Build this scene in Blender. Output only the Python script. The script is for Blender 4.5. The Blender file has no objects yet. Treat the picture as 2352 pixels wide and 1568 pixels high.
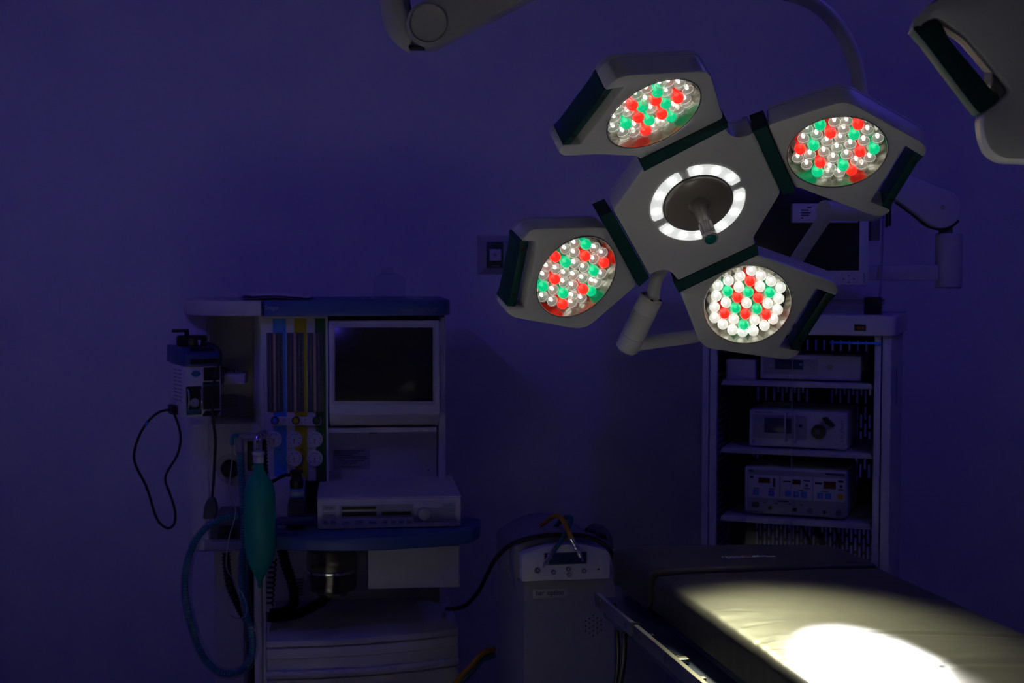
import bpy, bmesh, math, random
from mathutils import Vector as V, Matrix
random.seed(7)
S = bpy.context.scene
COL = S.collection
# ------------------------------------------------------------------ camera
CAM = V((0, 0, 1.6)); F = 3267.0; PITCH = math.atan(178 / F)
FW = V((0, math.cos(PITCH), -math.sin(PITCH))); UP = V((0, math.sin(PITCH), math.cos(PITCH))); RT = V((1, 0, 0))
cd = bpy.data.cameras.new('camera'); cam = bpy.data.objects.new('camera', cd); COL.objects.link(cam)
cam.location = CAM; cam.rotation_euler = (math.pi / 2 - PITCH, 0, 0)
cd.sensor_width = 36; cd.lens = 36 * F / 2352; cd.clip_end = 60
cd.dof.use_dof = True; cd.dof.focus_distance = 3.0; cd.dof.aperture_fstop = 9.0
S.camera = cam
def ray(px, py): return (FW + RT * ((px - 1176) / F) + UP * ((784 - py) / F))
def at(px, py, Y):
    d = ray(px, py); return CAM + d * (Y / d.y)
def atz(px, py, z):
    d = ray(px, py); return CAM + d * ((z - 1.6) / d.z)
def ix(px, py, P, n):
    d = ray(px, py); return CAM + d * ((P - CAM).dot(n) / d.dot(n))
# ------------------------------------------------------------------ materials
def mat(name, col, rough=.5, metal=0., var=.06, scale=14., bump=0., bscale=200., spec=.5, emit=None, estr=0., coat=0.):
    m = bpy.data.materials.new(name); m.use_nodes = True; nt = m.node_tree; n = nt.nodes; l = nt.links
    b = n['Principled BSDF']; b.inputs['Roughness'].default_value = rough; b.inputs['Metallic'].default_value = metal
    b.inputs['Specular IOR Level'].default_value = spec
    if coat: b.inputs['Coat Weight'].default_value = coat; b.inputs['Coat Roughness'].default_value = .1
    tc = n.new('ShaderNodeTexCoord'); nz = n.new('ShaderNodeTexNoise'); nz.inputs['Scale'].default_value = scale; nz.inputs['Detail'].default_value = 4
    l.new(tc.outputs['Object'], nz.inputs['Vector'])
    mr = n.new('ShaderNodeMapRange'); mr.inputs['To Min'].default_value = 1 - var; mr.inputs['To Max'].default_value = 1 + var
    l.new(nz.outputs['Fac'], mr.inputs['Value'])
    mx = n.new('ShaderNodeVectorMath'); mx.operation = 'SCALE'; mx.inputs[0].default_value = col[:3]
    l.new(mr.outputs['Result'], mx.inputs['Scale']); l.new(mx.outputs['Vector'], b.inputs['Base Color'])
    if bump:
        nb = n.new('ShaderNodeTexNoise'); nb.inputs['Scale'].default_value = bscale; l.new(tc.outputs['Object'], nb.inputs['Vector'])
        bp = n.new('ShaderNodeBump'); bp.inputs['Strength'].default_value = bump; bp.inputs['Distance'].default_value = .002
        l.new(nb.outputs['Fac'], bp.inputs['Height']); l.new(bp.outputs['Normal'], b.inputs['Normal'])
    if emit:
        b.inputs['Emission Color'].default_value = (*emit, 1); b.inputs['Emission Strength'].default_value = estr
    return m
def glass(name, tint=(1, 1, 1), rough=.03, solid=0., body=None, emit=0., fres=1.45):
    """clear plastic/glass: transparent body with a fresnel gloss; 'solid' = share of milky body"""
    m = bpy.data.materials.new(name); m.use_nodes = True; nt = m.node_tree; n = nt.nodes; l = nt.links
    n.remove(n['Principled BSDF']); out = n['Material Output']
    tr = n.new('ShaderNodeBsdfTransparent'); tr.inputs['Color'].default_value = (*tint, 1)
    gl = n.new('ShaderNodeBsdfGlossy'); gl.inputs['Roughness'].default_value = rough
    fr = n.new('ShaderNodeFresnel'); fr.inputs['IOR'].default_value = fres
    ge = n.new('ShaderNodeNewGeometry'); iv = n.new('ShaderNodeMath'); iv.operation = 'SUBTRACT'; iv.inputs[0].default_value = 1; l.new(ge.outputs['Backfacing'], iv.inputs[1])
    mu = n.new('ShaderNodeMath'); mu.operation = 'MULTIPLY'; l.new(fr.outputs['Fac'], mu.inputs[0]); l.new(iv.outputs[0], mu.inputs[1])
    mx = n.new('ShaderNodeMixShader'); l.new(mu.outputs[0], mx.inputs['Fac'])
    if solid > 0:
        pb = n.new('ShaderNodeBsdfPrincipled'); c = body or tint; pb.inputs['Base Color'].default_value = (*c, 1); pb.inputs['Roughness'].default_value = .12
        pb.inputs['Emission Color'].default_value = (*c, 1); pb.inputs['Emission Strength'].default_value = emit
        m2 = n.new('ShaderNodeMixShader'); m2.inputs['Fac'].default_value = solid
        l.new(tr.outputs[0], m2.inputs[1]); l.new(pb.outputs[0], m2.inputs[2]); l.new(m2.outputs[0], mx.inputs[1])
    else:
        l.new(tr.outputs[0], mx.inputs[1])
    l.new(gl.outputs[0], mx.inputs[2]); l.new(mx.outputs[0], out.inputs['Surface'])
    return m
M = dict(
    wall=mat('wall_paint', (.70, .68, .68), .75, var=.03, scale=1.5, bump=.05, bscale=90),
    ceil=mat('ceiling_paint', (.4, .4, .4), .8, var=.03),
    floor=mat('vinyl_floor', (.34, .34, .34), .4, var=.1, scale=5),
    shell=mat('lamp_shell', (.77, .76, .75), .32, var=.02, spec=.5),
    teal=mat('teal_rubber', (.0, .042, .041), .42, var=.05),
    disc=mat('taupe_plastic', (.23, .195, .175), .22, var=.02),
    handle=mat('handle_grey', (.45, .41, .41), .2, var=.02),
    tealbtn=mat('teal_button', (.0, .15, .15), .15),
    chrome=mat('chrome', (.82, .82, .80), .12, 1., var=.02),
    steel=mat('brushed_steel', (.52, .51, .48), .3, 1., var=.06, scale=40),
    mirror=mat('reflector', (.30, .29, .25), .2, 1., var=.05, scale=60),
    screw=mat('dark_screw', (.05, .04, .03), .4, .6),
    black=mat('black_plastic', (.008, .008, .009), .42),
    rubber=mat('black_rubber', (.006, .006, .006), .55),
    vinyl=mat('black_vinyl', (.038, .038, .0345), .45, var=.08, scale=30, bump=.08, bscale=420, spec=.35),
    navy=mat('navy_paint', (.02, .035, .09), .35),
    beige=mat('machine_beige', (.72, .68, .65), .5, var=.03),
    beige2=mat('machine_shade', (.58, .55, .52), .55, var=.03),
    dgrey=mat('dark_grey', (.10, .10, .105), .5),
    mgrey=mat('mid_grey', (.36, .36, .37), .45),
    blue=mat('machine_blue', (.045, .10, .30), .4, var=.03),
    dblue=mat('vaporizer_blue', (.03, .05, .22), .4),
    sblue=mat('stripe_blue', (.05, .24, .75), .5), syellow=mat('stripe_yellow', (.50, .40, .0), .5), sgreen=mat('stripe_green', (.0, .10, .025), .5),
    pink=mat('scale_pink', (.50, .30, .24), .5), white=mat('white_plastic', (.75, .73, .70), .4), paper=mat('paper', (.72, .71, .72), .8),
    ink=mat('ink', (.02, .02, .03), .7), red=mat('red_needle', (.8, .05, .05), .5),
    lbl=mat('label_sheet', (.42, .42, .47), .6), screen=mat('dark_screen', (.012, .013, .017), .2, spec=.7, var=.02),
    lcd=mat('blue_lcd', (.015, .03, .12), .25), rdisp=mat('red_display', (.16, .006, .012), .25), btn=mat('blue_button', (.03, .18, .62), .4),
    ybtn=mat('yellow_button', (.70, .42, .0), .4), gbtn=mat('green_switch', (.0, .10, .08), .4),
    bag=mat('green_bag', (.0, .30, .235), .5, var=.08, scale=30), hose=mat('blue_hose', (.004, .19, .25), .4),
    yhose=mat('yellow_hose', (.55, .28, .0), .45), ghose=mat('green_hose', (.0, .16, .13), .45), cable=mat('grey_cable', (.3, .3, .33), .5),
    cab=mat('cabinet_grey', (.58, .57, .59), .5, var=.03), cab_shade=mat('cabinet_inside_shade', (.09, .09, .095), .65), arm=mat('arm_paint', (.44, .43, .44), .45, var=.02),  # inside is the cabinet grey with interior shade put into the colour
    console=mat('console_shell', (.26, .25, .27), .5, var=.03), cpanel=mat('console_panel', (.62, .60, .63), .5), dome=mat('console_dome', (.25, .24, .27), .5),
    plate=mat('name_plate', (.42, .42, .43), .35, .4), btngrey=mat('button_grey', (.17, .17, .18), .4), hmetal=mat('handle_metal', (.7, .69, .68), .38, .6), tray=mat('tray_blue', (.02, .25, .9), .4), oxy=mat('oxygen_green', (.006, .035, .012), .4),
    led_red=mat('red_digits', (.3, .02, .01), .4, emit=(1, .12, .02), estr=.015), letter=mat('pale_lettering', (.45, .42, .46), .5), dletter=mat('grey_lettering', (.20, .20, .28), .5),
    logob=mat('logo_blue', (.42, .50, .75), .6), logor=mat('logo_red', (.60, .10, .10), .6), logow=mat('logo_white', (.62, .66, .75), .6),
    blueoval=mat('oval_badge', (.02, .16, .24), .4), tealstrip=mat('strip_teal', (.01, .09, .14), .4),
    clear=glass('clear_plastic', (.93, .94, .97)), pane=glass('cabinet_glass', (.97, .97, .97), .02, fres=1.3), cover=glass('lamp_cover_glass', (.98, .98, .97), .02, fres=1.35),
    flow=glass('flow_tube', (.75, .75, .75), .08, solid=.12, body=(.5, .5, .5)), jar=glass('jar_glass', (.55, .52, .47), .08, solid=.25, body=(.16, .14, .11)),
    sleeve=glass('clear_sleeve', (.93, .93, .97), .15, solid=.05, body=(.55, .52, .62)), pleat=glass('clear_elbow', (.8, .8, .9), .15, solid=.35, body=(.5, .48, .6)),
)
def led_mats(nm, tint, e1, e2, solid):
    return [glass('lens_' + nm, tuple(.35 + .65 * c for c in tint), .05, solid, tint, e1), mat('core_' + nm, tint, .4, emit=tuple(min(1, c * .8 + .2) for c in tint), estr=e2), mat('rim_' + nm, tint, .3, emit=tuple(min(1, c * .7 + .3) for c in tint), estr=.55)]
LEDM = {'W': led_mats('white', (.90, .90, .86), .05, 3.2, .34), 'B': led_mats('bright', (1., 1., .97), .30, 5., .68),
        'R': led_mats('red', (1., .035, .02), .85, 2.5, .78), 'G': led_mats('green', (.0, .72, .36), .70, 2.5, .78)}
M['segglass'] = glass('segment_lens', (.9, .92, .92), .08, .6, (.95, .97, .95), .75)
M['segcore'] = mat('segment_led', (1, 1, 1), .4, emit=(1, 1, .97), estr=5.)
# ------------------------------------------------------------------ objects
def thing(name, label, cat, loc=(0, 0, 0), rz=0., group=None):
    o = bpy.data.objects.new(name, None); COL.objects.link(o); o.location = loc; o.rotation_euler = (0, 0, rz)
    o.empty_display_size = .05; tag(o, label, cat, group); return o
def tag(o, label, cat, group=None):
    o['label'] = label; o['category'] = cat
    if group: o['group'] = group
    return o
def spline(pts, step=.01):
    p = [V(q) for q in pts]; out = []
    for i in range(len(p) - 1):
        p0 = p[max(i - 1, 0)]; p1 = p[i]; p2 = p[i + 1]; p3 = p[min(i + 2, len(p) - 1)]
        k = max(2, int((p2 - p1).length / step))
        for j in range(k):
            t = j / k
            out.append(.5 * ((2 * p1) + (p2 - p0) * t + (2 * p0 - 5 * p1 + 4 * p2 - p3) * t * t + (3 * p1 - p0 - 3 * p2 + p3) * t ** 3))
    out.append(p[-1]); return out
def rnd(pts, r, seg=4, cc=1.):
    """round the corners of a 2-D polygon"""
    out = []; n = len(pts); sg = sum(pts[i - 1][0] * pts[i][1] - pts[i][0] * pts[i - 1][1] for i in range(n))
    for i in range(n):
        a = V(pts[i - 1]); b = V(pts[i]); c = V(pts[(i + 1) % n]); d1 = a - b; d2 = c - b
        conc = (d2.x * d1.y - d2.y * d1.x) * sg < 0
        rr = min(r * cc if conc else r, d1.length * .45, d2.length * .45)
        if rr < 1e-5: out.append(b); continue
        s = b + d1.normalized() * rr; e = b + d2.normalized() * rr
        for k in range(seg + 1):
            t = k / seg; out.append(s * (1 - t) ** 2 + b * 2 * t * (1 - t) + e * t * t)
    return out
def inset(pts, d):
    """offset a counter-clockwise 2-D polygon inwards"""
    out = []; n = len(pts)
    for i in range(n):
        a, b, c = pts[i - 1], pts[i], pts[(i + 1) % n]
        e1 = (b - a); e2 = (c - b)
        if e1.length < 1e-7 or e2.length < 1e-7: out.append(b.copy()); continue
        e1.normalize(); e2.normalize()
        n1 = V((-e1.y, e1.x)); n2 = V((-e2.y, e2.x)); m = n1 + n2
        if m.length < 1e-4: m = n1
        m.normalize(); k = 1 / max(.5, m.dot(n1)); out.append(b + m * d * k)
    return out
def area2(p): return sum(p[i - 1].x * p[i].y - p[i].x * p[i - 1].y for i in range(len(p))) / 2
class MB:
    def __init__(s): s.bm = bmesh.new(); s.fix = True
    def _add(s, t, bev=0., seg=2):
        if bev > 0:
            bmesh.ops.bevel(t, geom=t.edges[:], offset=bev, segments=seg, profile=.5, affect='EDGES', clamp_overlap=True)
        me = bpy.data.meshes.new('t'); t.to_mesh(me); t.free(); s.bm.from_mesh(me); bpy.data.meshes.remove(me); return s
    def box(s, x0, x1, y0, y1, z0, z1, bev=0., seg=2):
        t = bmesh.new(); bmesh.ops.create_cube(t, size=1)
        for v in t.verts: v.co = V((x0 + (v.co.x + .5) * (x1 - x0), y0 + (v.co.y + .5) * (y1 - y0), z0 + (v.co.z + .5) * (z1 - z0)))
        return s._add(t, bev, seg)
    def prism(s, pts, vec, bev=0., seg=2):
        t = bmesh.new(); vs = [t.verts.new(V(p)) for p in pts]; f = t.faces.new(vs); vec = V(vec)
        r = bmesh.ops.extrude_face_region(t, geom=[f])
        for v in r['geom']:
            if isinstance(v, bmesh.types.BMVert): v.co += vec
        bmesh.ops.recalc_face_normals(t, faces=t.faces[:])
        return s._add(t, bev, seg)
    def lathe(s, prof, o, ax, n=28):
        o = V(o); ax = V(ax).normalized(); u = ax.orthogonal().normalized(); w = ax.cross(u); rows = []
        for r, h in prof:
            if r < 1e-6: rows.append([s.bm.verts.new(o + ax * h)])
            else: rows.append([s.bm.verts.new(o + ax * h + (u * math.cos(2 * math.pi * k / n) + w * math.sin(2 * math.pi * k / n)) * r) for k in range(n)])
        for a, b in zip(rows, rows[1:]):
            for k in range(n):
                q = [a[k % len(a)], a[(k + 1) % len(a)], b[(k + 1) % len(b)], b[k % len(b)]]
                q2 = [x for i, x in enumerate(q) if x not in q[:i]]
                if len(q2) > 2: s.bm.faces.new(q2)
        return s
    def cyl(s, p0, p1, r, r1=None, n=24, ch=0.):
        p0 = V(p0); p1 = V(p1); L = (p1 - p0).length; r1 = r if r1 is None else r1
        pr = [(0, 0), (r - ch, 0), (r, ch), (r1, L - ch), (r1 - ch, L), (0, L)] if ch else [(0, 0), (r, 0), (r1, L), (0, L)]
        return s.lathe(pr, p0, p1 - p0, n)
    def tube(s, pts, r, n=10, step=.012, corr=None, raw=False):
        p = [V(q) for q in pts] if raw else spline(pts, corr[0] / 4 if corr else step)
        t0 = (p[1] - p[0]).normalized(); u = t0.orthogonal().normalized(); rows = []; d = 0
        for i, q in enumerate(p):
            tt = (p[min(i + 1, len(p) - 1)] - p[max(i - 1, 0)]).normalized()
            u = (u - tt * u.dot(tt)).normalized(); w = tt.cross(u)
            if i: d += (q - p[i - 1]).length
            rr = r[min(i, len(r) - 1)] if isinstance(r, list) else r
            if corr: rr = rr + corr[1] * math.sin(2 * math.pi * d / corr[0])
            rows.append([s.bm.verts.new(q + (u * math.cos(2 * math.pi * k / n) + w * math.sin(2 * math.pi * k / n)) * rr) for k in range(n)])
        for a, b in zip(rows, rows[1:]):
            for k in range(n): s.bm.faces.new([a[k], a[(k + 1) % n], b[(k + 1) % n], b[k]])
        s.bm.faces.new(rows[0][::-1]); s.bm.faces.new(rows[-1]); return s
    def ball(s, c, r, sc=(1, 1, 1), u=16, v=10):
        t = bmesh.new(); bmesh.ops.create_uvsphere(t, u_segments=u, v_segments=v, radius=r)
        for x in t.verts: x.co = V(c) + V((x.co.x * sc[0], x.co.y * sc[1], x.co.z * sc[2]))
        return s._add(t)
    def build(s, name, m, parent=None, label=None, off=None, flat=False, kind=None, ang=35):
        bm = s.bm
        if off is not None:
            for v in bm.verts: v.co -= V(off)
        if s.fix: bmesh.ops.recalc_face_normals(bm, faces=bm.faces[:])
        me = bpy.data.meshes.new(name); bm.to_mesh(me); bm.free()
        ms = m if isinstance(m, list) else [m]
        for q in ms: me.materials.append(M[q] if isinstance(q, str) else q)
        if not flat:
            me.shade_smooth(); me.set_sharp_from_angle(angle=math.radians(ang))
        o = bpy.data.objects.new(name, me); COL.objects.link(o)
        if parent: o.parent = parent
        if label: o['label'] = label
        if kind: o['kind'] = kind
        return o
def text(body, rect, y, parent, m='letter', rot=0, name='lettering', depth=.0008, shear=0., basis=None, off=None):
    """words fitted into rect (x0,x1,z0,z1) on the local plane y (front side), or on basis (O,ex,ez,n)"""
    cu = bpy.data.curves.new('t', 'FONT'); cu.body = body; cu.size = 1; cu.extrude = 0; cu.shear = shear
    o = bpy.data.objects.new('t', cu); COL.objects.link(o); dg = bpy.context.evaluated_depsgraph_get()
    me = bpy.data.meshes.new_from_object(o.evaluated_get(dg)); bpy.data.objects.remove(o); bpy.data.curves.remove(cu)
    me.name = name
    if rot:
        for v in me.vertices: v.co = V((-v.co.y, v.co.x, 0)) if rot == 90 else V((v.co.y, -v.co.x, 0))
    xs = [v.co.x for v in me.vertices]; ys = [v.co.y for v in me.vertices]
    x0, x1, z0, z1 = rect; sx = (x1 - x0) / (max(xs) - min(xs)); sz = (z1 - z0) / (max(ys) - min(ys))
    for v in me.vertices:
        a = x0 + (v.co.x - min(xs)) * sx; c = z0 + (v.co.y - min(ys)) * sz
        if basis: O, ex, ez, nn = basis; v.co = O + ex * a + ez * c + nn * depth - (V(off) if off is not None else V())
        else: v.co = V((a, y - depth, c))
    bm = bmesh.new(); bm.from_mesh(me); 
    r = bmesh.ops.extrude_face_region(bm, geom=bm.faces[:])
    dv = basis[3] * (-depth * .9) if basis else V((0, depth * .9, 0))
    for g in r['geom']:
        if isinstance(g, bmesh.types.BMVert): g.co += dv
    bmesh.ops.recalc_face_normals(bm, faces=bm.faces[:]); bm.to_mesh(me); bm.free()
    me.materials.append(M[m]); ob = bpy.data.objects.new(name, me); COL.objects.link(ob); ob.parent = parent; return ob
class Fr:
    """a device's own frame: origin on the floor, turned by a about z; pixels are read off its local planes"""
    def __init__(s, px, Y, a):
        p = at(px, 800, Y); s.o = V((p.x, p.y, 0)); s.a = a; s.x = V((math.cos(a), math.sin(a), 0)); s.y = V((-math.sin(a), math.cos(a), 0))
    def p(s, px, py, dy):
        w = ix(px, py, s.o + s.y * dy, s.y) - s.o; return w.dot(s.x), w.z
    def q(s, px, py, dy):
        x, z = s.p(px, py, dy); return V((x, dy, z))
    def w(s, v): return s.o + s.x * v[0] + s.y * v[1] + V((0, 0, v[2]))
    def rect(s, x0, y0, x1, y1, dy):
        xm = (x0 + x1) / 2; ym = (y0 + y1) / 2
        return s.p(x0, ym, dy)[0], s.p(x1, ym, dy)[0], s.p(xm, y1, dy)[1], s.p(xm, y0, dy)[1]
    def bx(s, mb, x0, y0, x1, y1, dy, dep, bev=0., seg=2):
        a, b, c, d = s.rect(x0, y0, x1, y1, dy); return mb.box(a, b, dy, dy + dep, c, d, bev, seg)
    def disc(s, mb, px, py, r, dy, dep, n=20, ch=0.):
        """short cylinder facing the front, r in pixels"""
        x, z = s.p(px, py, dy); x2, _ = s.p(px + r, py, dy); return mb.cyl((x, dy + dep, z), (x, dy, z), x2 - x, n=n, ch=ch)
def copy_tree(o, parent=None):
    c = o.copy(); COL.objects.link(c)
    if parent: c.parent = parent
    for ch in list(o.children): copy_tree(ch, c)
    return c
def struct(name, mb, m, parent=None):
    o = mb.build(name, m, parent); o['kind'] = 'structure'; return o
# ------------------------------------------------------------------ the room
WY = 5.7; FZ = -.14
b = MB(); b.box(-3.2, 3.4, WY, WY + .1, FZ, 3.05)
wall_back = struct('wall_back', b, 'wall')
b = MB(); b.box(-3.3, -3.2, -2.5, WY + .1, FZ, 3.05); struct('wall_left', b, 'wall')
b = MB(); b.box(3.4, 3.5, -2.5, WY + .1, FZ, 3.05); struct('wall_right', b, 'wall')
b = MB(); b.box(-3.3, 3.5, -2.6, -2.5, FZ, 3.05); struct('wall_front', b, 'wall')
b = MB(); b.box(-3.3, 3.5, -2.6, WY + .1, FZ - .1, FZ); struct('floor', b, 'floor')
b = MB(); b.box(-3.3, 3.5, -2.6, WY + .1, 3.05, 3.15); struct('ceiling', b, 'ceil')
# ------------------------------------------------------------------ the operating light
def look_normal(px, py, phi, m):
    v = ray(px, py).normalized(); q = RT * m[0] - UP * m[1]; q = (q - v * q.dot(v)).normalized(); f = math.radians(phi)
    return (-v * math.cos(f) + q * math.sin(f)).normalized()
def plane_basis(n):
    u = (RT - n * RT.dot(n)).normalized(); return u, n.cross(u)
class Pl:
    def __init__(s, P, n): s.P = P; s.n = n; s.u, s.v = plane_basis(n)
    def uv(s, px, py, h=0.):
        d = ix(px, py, s.P + s.n * h, s.n) - s.P; return V((d.dot(s.u), d.dot(s.v)))
    def w(s, a, h=0.): return s.P + s.u * a[0] + s.v * a[1] + s.n * h
def shell(pl, pts, t, hole=None, ch=.006, seam=True):
    """housing: outline pts (2-D, on the plane) with a chamfered front, a seam line and a rounded back; hole=(c,r)"""
    if area2(pts) < 0: pts = pts[::-1]
    mb = MB(); bm = mb.bm
    prof = [(ch, 0), (ch * .35, -ch * .3), (0, -ch)]
    s0 = t * .72
    if seam: prof += [(0, -s0), (.0016, -s0 - .0002), (.0016, -s0 - .002), (0, -s0 - .0022)]
    prof += [(0, -t * .86), (t * .06, -t * .95), (t * .2, -t)]
    rings = [[bm.verts.new(pl.w(p, h)) for p in (inset(pts, d) if d else pts)] for d, h in prof]
    n = len(pts)
    for a, c in zip(rings, rings[1:]):
        for k in range(n): bm.faces.new([a[k], c[k], c[(k + 1) % n], a[(k + 1) % n]])
    eds = [bm.edges.get((rings[0][k], rings[0][(k + 1) % n])) for k in range(n)]
    if hole:
        c, r = hole; hv = [bm.verts.new(pl.w(c + V((math.cos(2 * math.pi * k / 64), math.sin(2 * math.pi * k / 64))) * r)) for k in range(64)]
        eds += [bm.edges.new((hv[k], hv[(k + 1) % 64])) for k in range(64)]
    bmesh.ops.triangle_fill(bm, edges=eds, use_beauty=True, use_dissolve=False, normal=pl.n)
    bmesh.ops.triangle_fill(bm, edges=[bm.edges.get((rings[-1][k], rings[-1][(k + 1) % n])) for k in range(n)], use_beauty=True, normal=-pl.n)
    return mb
def led_mesh(nm):
    mb = MB(); mb.fix = False; r = .0121
    pr = [(.004, 0), (.0085, .004), (.0114, .013), (r, .02)] + [(r * math.cos(a), .02 + .0125 * math.sin(a)) for a in [math.radians(k) for k in (12, 30, 48, 66, 80)]] + [(0, .0325)]
    mb.lathe(pr, (0, 0, 0), (0, 0, 1), 20); nf = len(mb.bm.faces)
    mb.lathe([(0, .0055), (.0035, .007), (.0042, .011), (.003, .016), (0, .0175)], (0, 0, 0), (0, 0, 1), 10)
    nf2 = len(mb.bm.faces); mb.lathe([(.0117, .0203), (.01225, .0198), (.01225, .0192), (.0117, .0188), (.0117, .0203)], (0, 0, 0), (0, 0, 1), 20)
    for i, f in enumerate(mb.bm.faces): f.material_index = 0 if i < nf else (1 if i < nf2 else 2); f.smooth = True
    bmesh.ops.recalc_face_normals(mb.bm, faces=mb.bm.faces[:])
    me = bpy.data.meshes.new('led_' + nm); mb.bm.to_mesh(me); mb.bm.free()
    for q in LEDM[nm]: me.materials.append(q)
    return me
LED = {k: led_mesh(k) for k in LEDM}
HUBN = look_normal(1603, 466, 42, (.33, .94)); HUB = Pl(at(1603, 466, 3.0), HUBN)
L0 = HUB.P.copy()
lamp = thing('surgical_light', 'large four-armed operating light, lit, with red, green and white lenses above the black table', 'operating light', L0, group='operating lights')
PODS = [
 dict(px=(1502, 262), phi=57, m=(.463, .886), j=(1568, 330), org=(1120, 80), a=458,
  out=[(1470, 368), (1463, 361), (1375, 357), (1296, 361), (1286, 356), (1283, 347), (1293, 334), (1334, 332), (1433, 202), (1388, 210), (1400, 195), (1421, 179), (1445, 173), (1600, 165), (1622, 165), (1635, 174), (1664, 273)],
  hand=[(1387, 210), (1293, 334), (1334, 332), (1433, 202)], hw=.45,
  W=[(1245,625),(1345,550),(1440,500),(1560,455),(1640,440),(1735,450),(1435,597),(1180,685),(1620,525),(1825,500),(1270,705),(1150,760),(1480,680),(1690,655),(1800,595),(1765,690),(1130,855),(1225,890),(1335,830),(1550,800),(1745,780),(1625,840),(1515,890),(1315,920),(1405,950)],
  G=[(1530,515),(1395,650),(1605,620),(1455,770),(1655,740),(1250,800)], R=[(1305,635),(1515,590),(1715,570),(1570,715),(1360,745),(1425,860)]),
 dict(px=(1923, 350), phi=45, m=(.11, .994), j=(1790, 350), org=(1640, 180), a=444,
  out=[(1761, 288), (1921, 237), (1942, 235), (1964, 241), (2119, 328), (2128, 340), (2129, 352), (2122, 364), (2079, 338), (2002, 464), (2048, 484), (2038, 495), (2018, 500), (2000, 496), (1839, 435), (1824, 433)],
  hand=[(2122, 364), (2047, 485), (2004, 464), (2080, 338)], hw=.45,
  W=[(1085,400),(1195,395),(840,465),(925,515),(1170,465),(1385,475),(805,548),(1475,548),(1018,575),(1140,545),(1350,570),(990,668),(1108,633),(1230,602),(748,728),(865,695),(1075,722),(1195,695),(1282,752),(1403,722),(835,785),(1045,812),(1370,818),(1012,905),(1132,880)],
  G=[(957,425),(1262,510),(898,607),(1440,640),(1165,790),(927,850)], R=[(1297,418),(1050,495),(777,640),(1315,663),(957,762),(1248,848)]),
 dict(px=(1324, 636), phi=42.2, m=(.713, .70), j=(1434, 570), org=(1080, 440), a=410,
  out=[(1396, 522), (1373, 521), (1228, 525), (1217, 530), (1195, 557), (1235, 555), (1205, 705), (1164, 702), (1164, 712), (1169, 723), (1183, 732), (1309, 755), (1330, 757), (1350, 752), (1361, 745), (1466, 655)],
  hand=[(1194, 557), (1164, 702), (1204, 705), (1234, 555)], hw=.52,
  W=[(950,470),(865,520),(945,555),(1130,510),(1215,545),(1120,612),(700,680),(780,700),(950,650),(1030,685),(855,740),(668,755),(940,755),(1200,745),(1020,785),(850,820),(1110,812),(1195,845),(930,850),(755,890),(930,945),(655,955),(1015,982),(745,990),(925,1048)],
  G=[(1045,478),(865,640),(1115,715),(660,855),(840,918),(1112,918)], R=[(770,590),(1040,585),(1210,643),(765,790),(1020,880),(835,1015)]),
 dict(px=(1717, 700), phi=28.4, m=(.29, .956), j=(1648, 620), org=(1380, 440), a=395,
  out=[(1560, 669), (1738, 584), (1905, 643), (1921, 651), (1926, 664), (1926, 672), (1921, 681), (1877, 665), (1793, 797), (1840, 807), (1831, 818), (1811, 827), (1796, 827), (1635, 804), (1617, 797), (1604, 782)],
  hand=[(1921, 681), (1840, 806), (1795, 797), (1879, 666)], hw=.5,
  W=[(1358,715),(1255,765),(1445,760),(1150,805),(1535,810),(1055,850),(1245,865),(1435,860),(1622,868),(1040,945),(1130,1003),(1315,1008),(1505,1013),(1605,968),(1025,1045),(1593,1068),(1010,1150),(1200,1153),(1388,1160),(1577,1168),(1100,1200),(1187,1250),(1275,1302),(1375,1258),(1475,1212)],
  G=[(1145,902),(1330,908),(1522,915),(1215,1053),(1407,1060),(1287,1203)], R=[(1345,810),(1230,957),(1418,962),(1115,1103),(1302,1108),(1490,1112)]),
]
TGT = atz(2000, 1524, 1.0)
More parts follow.
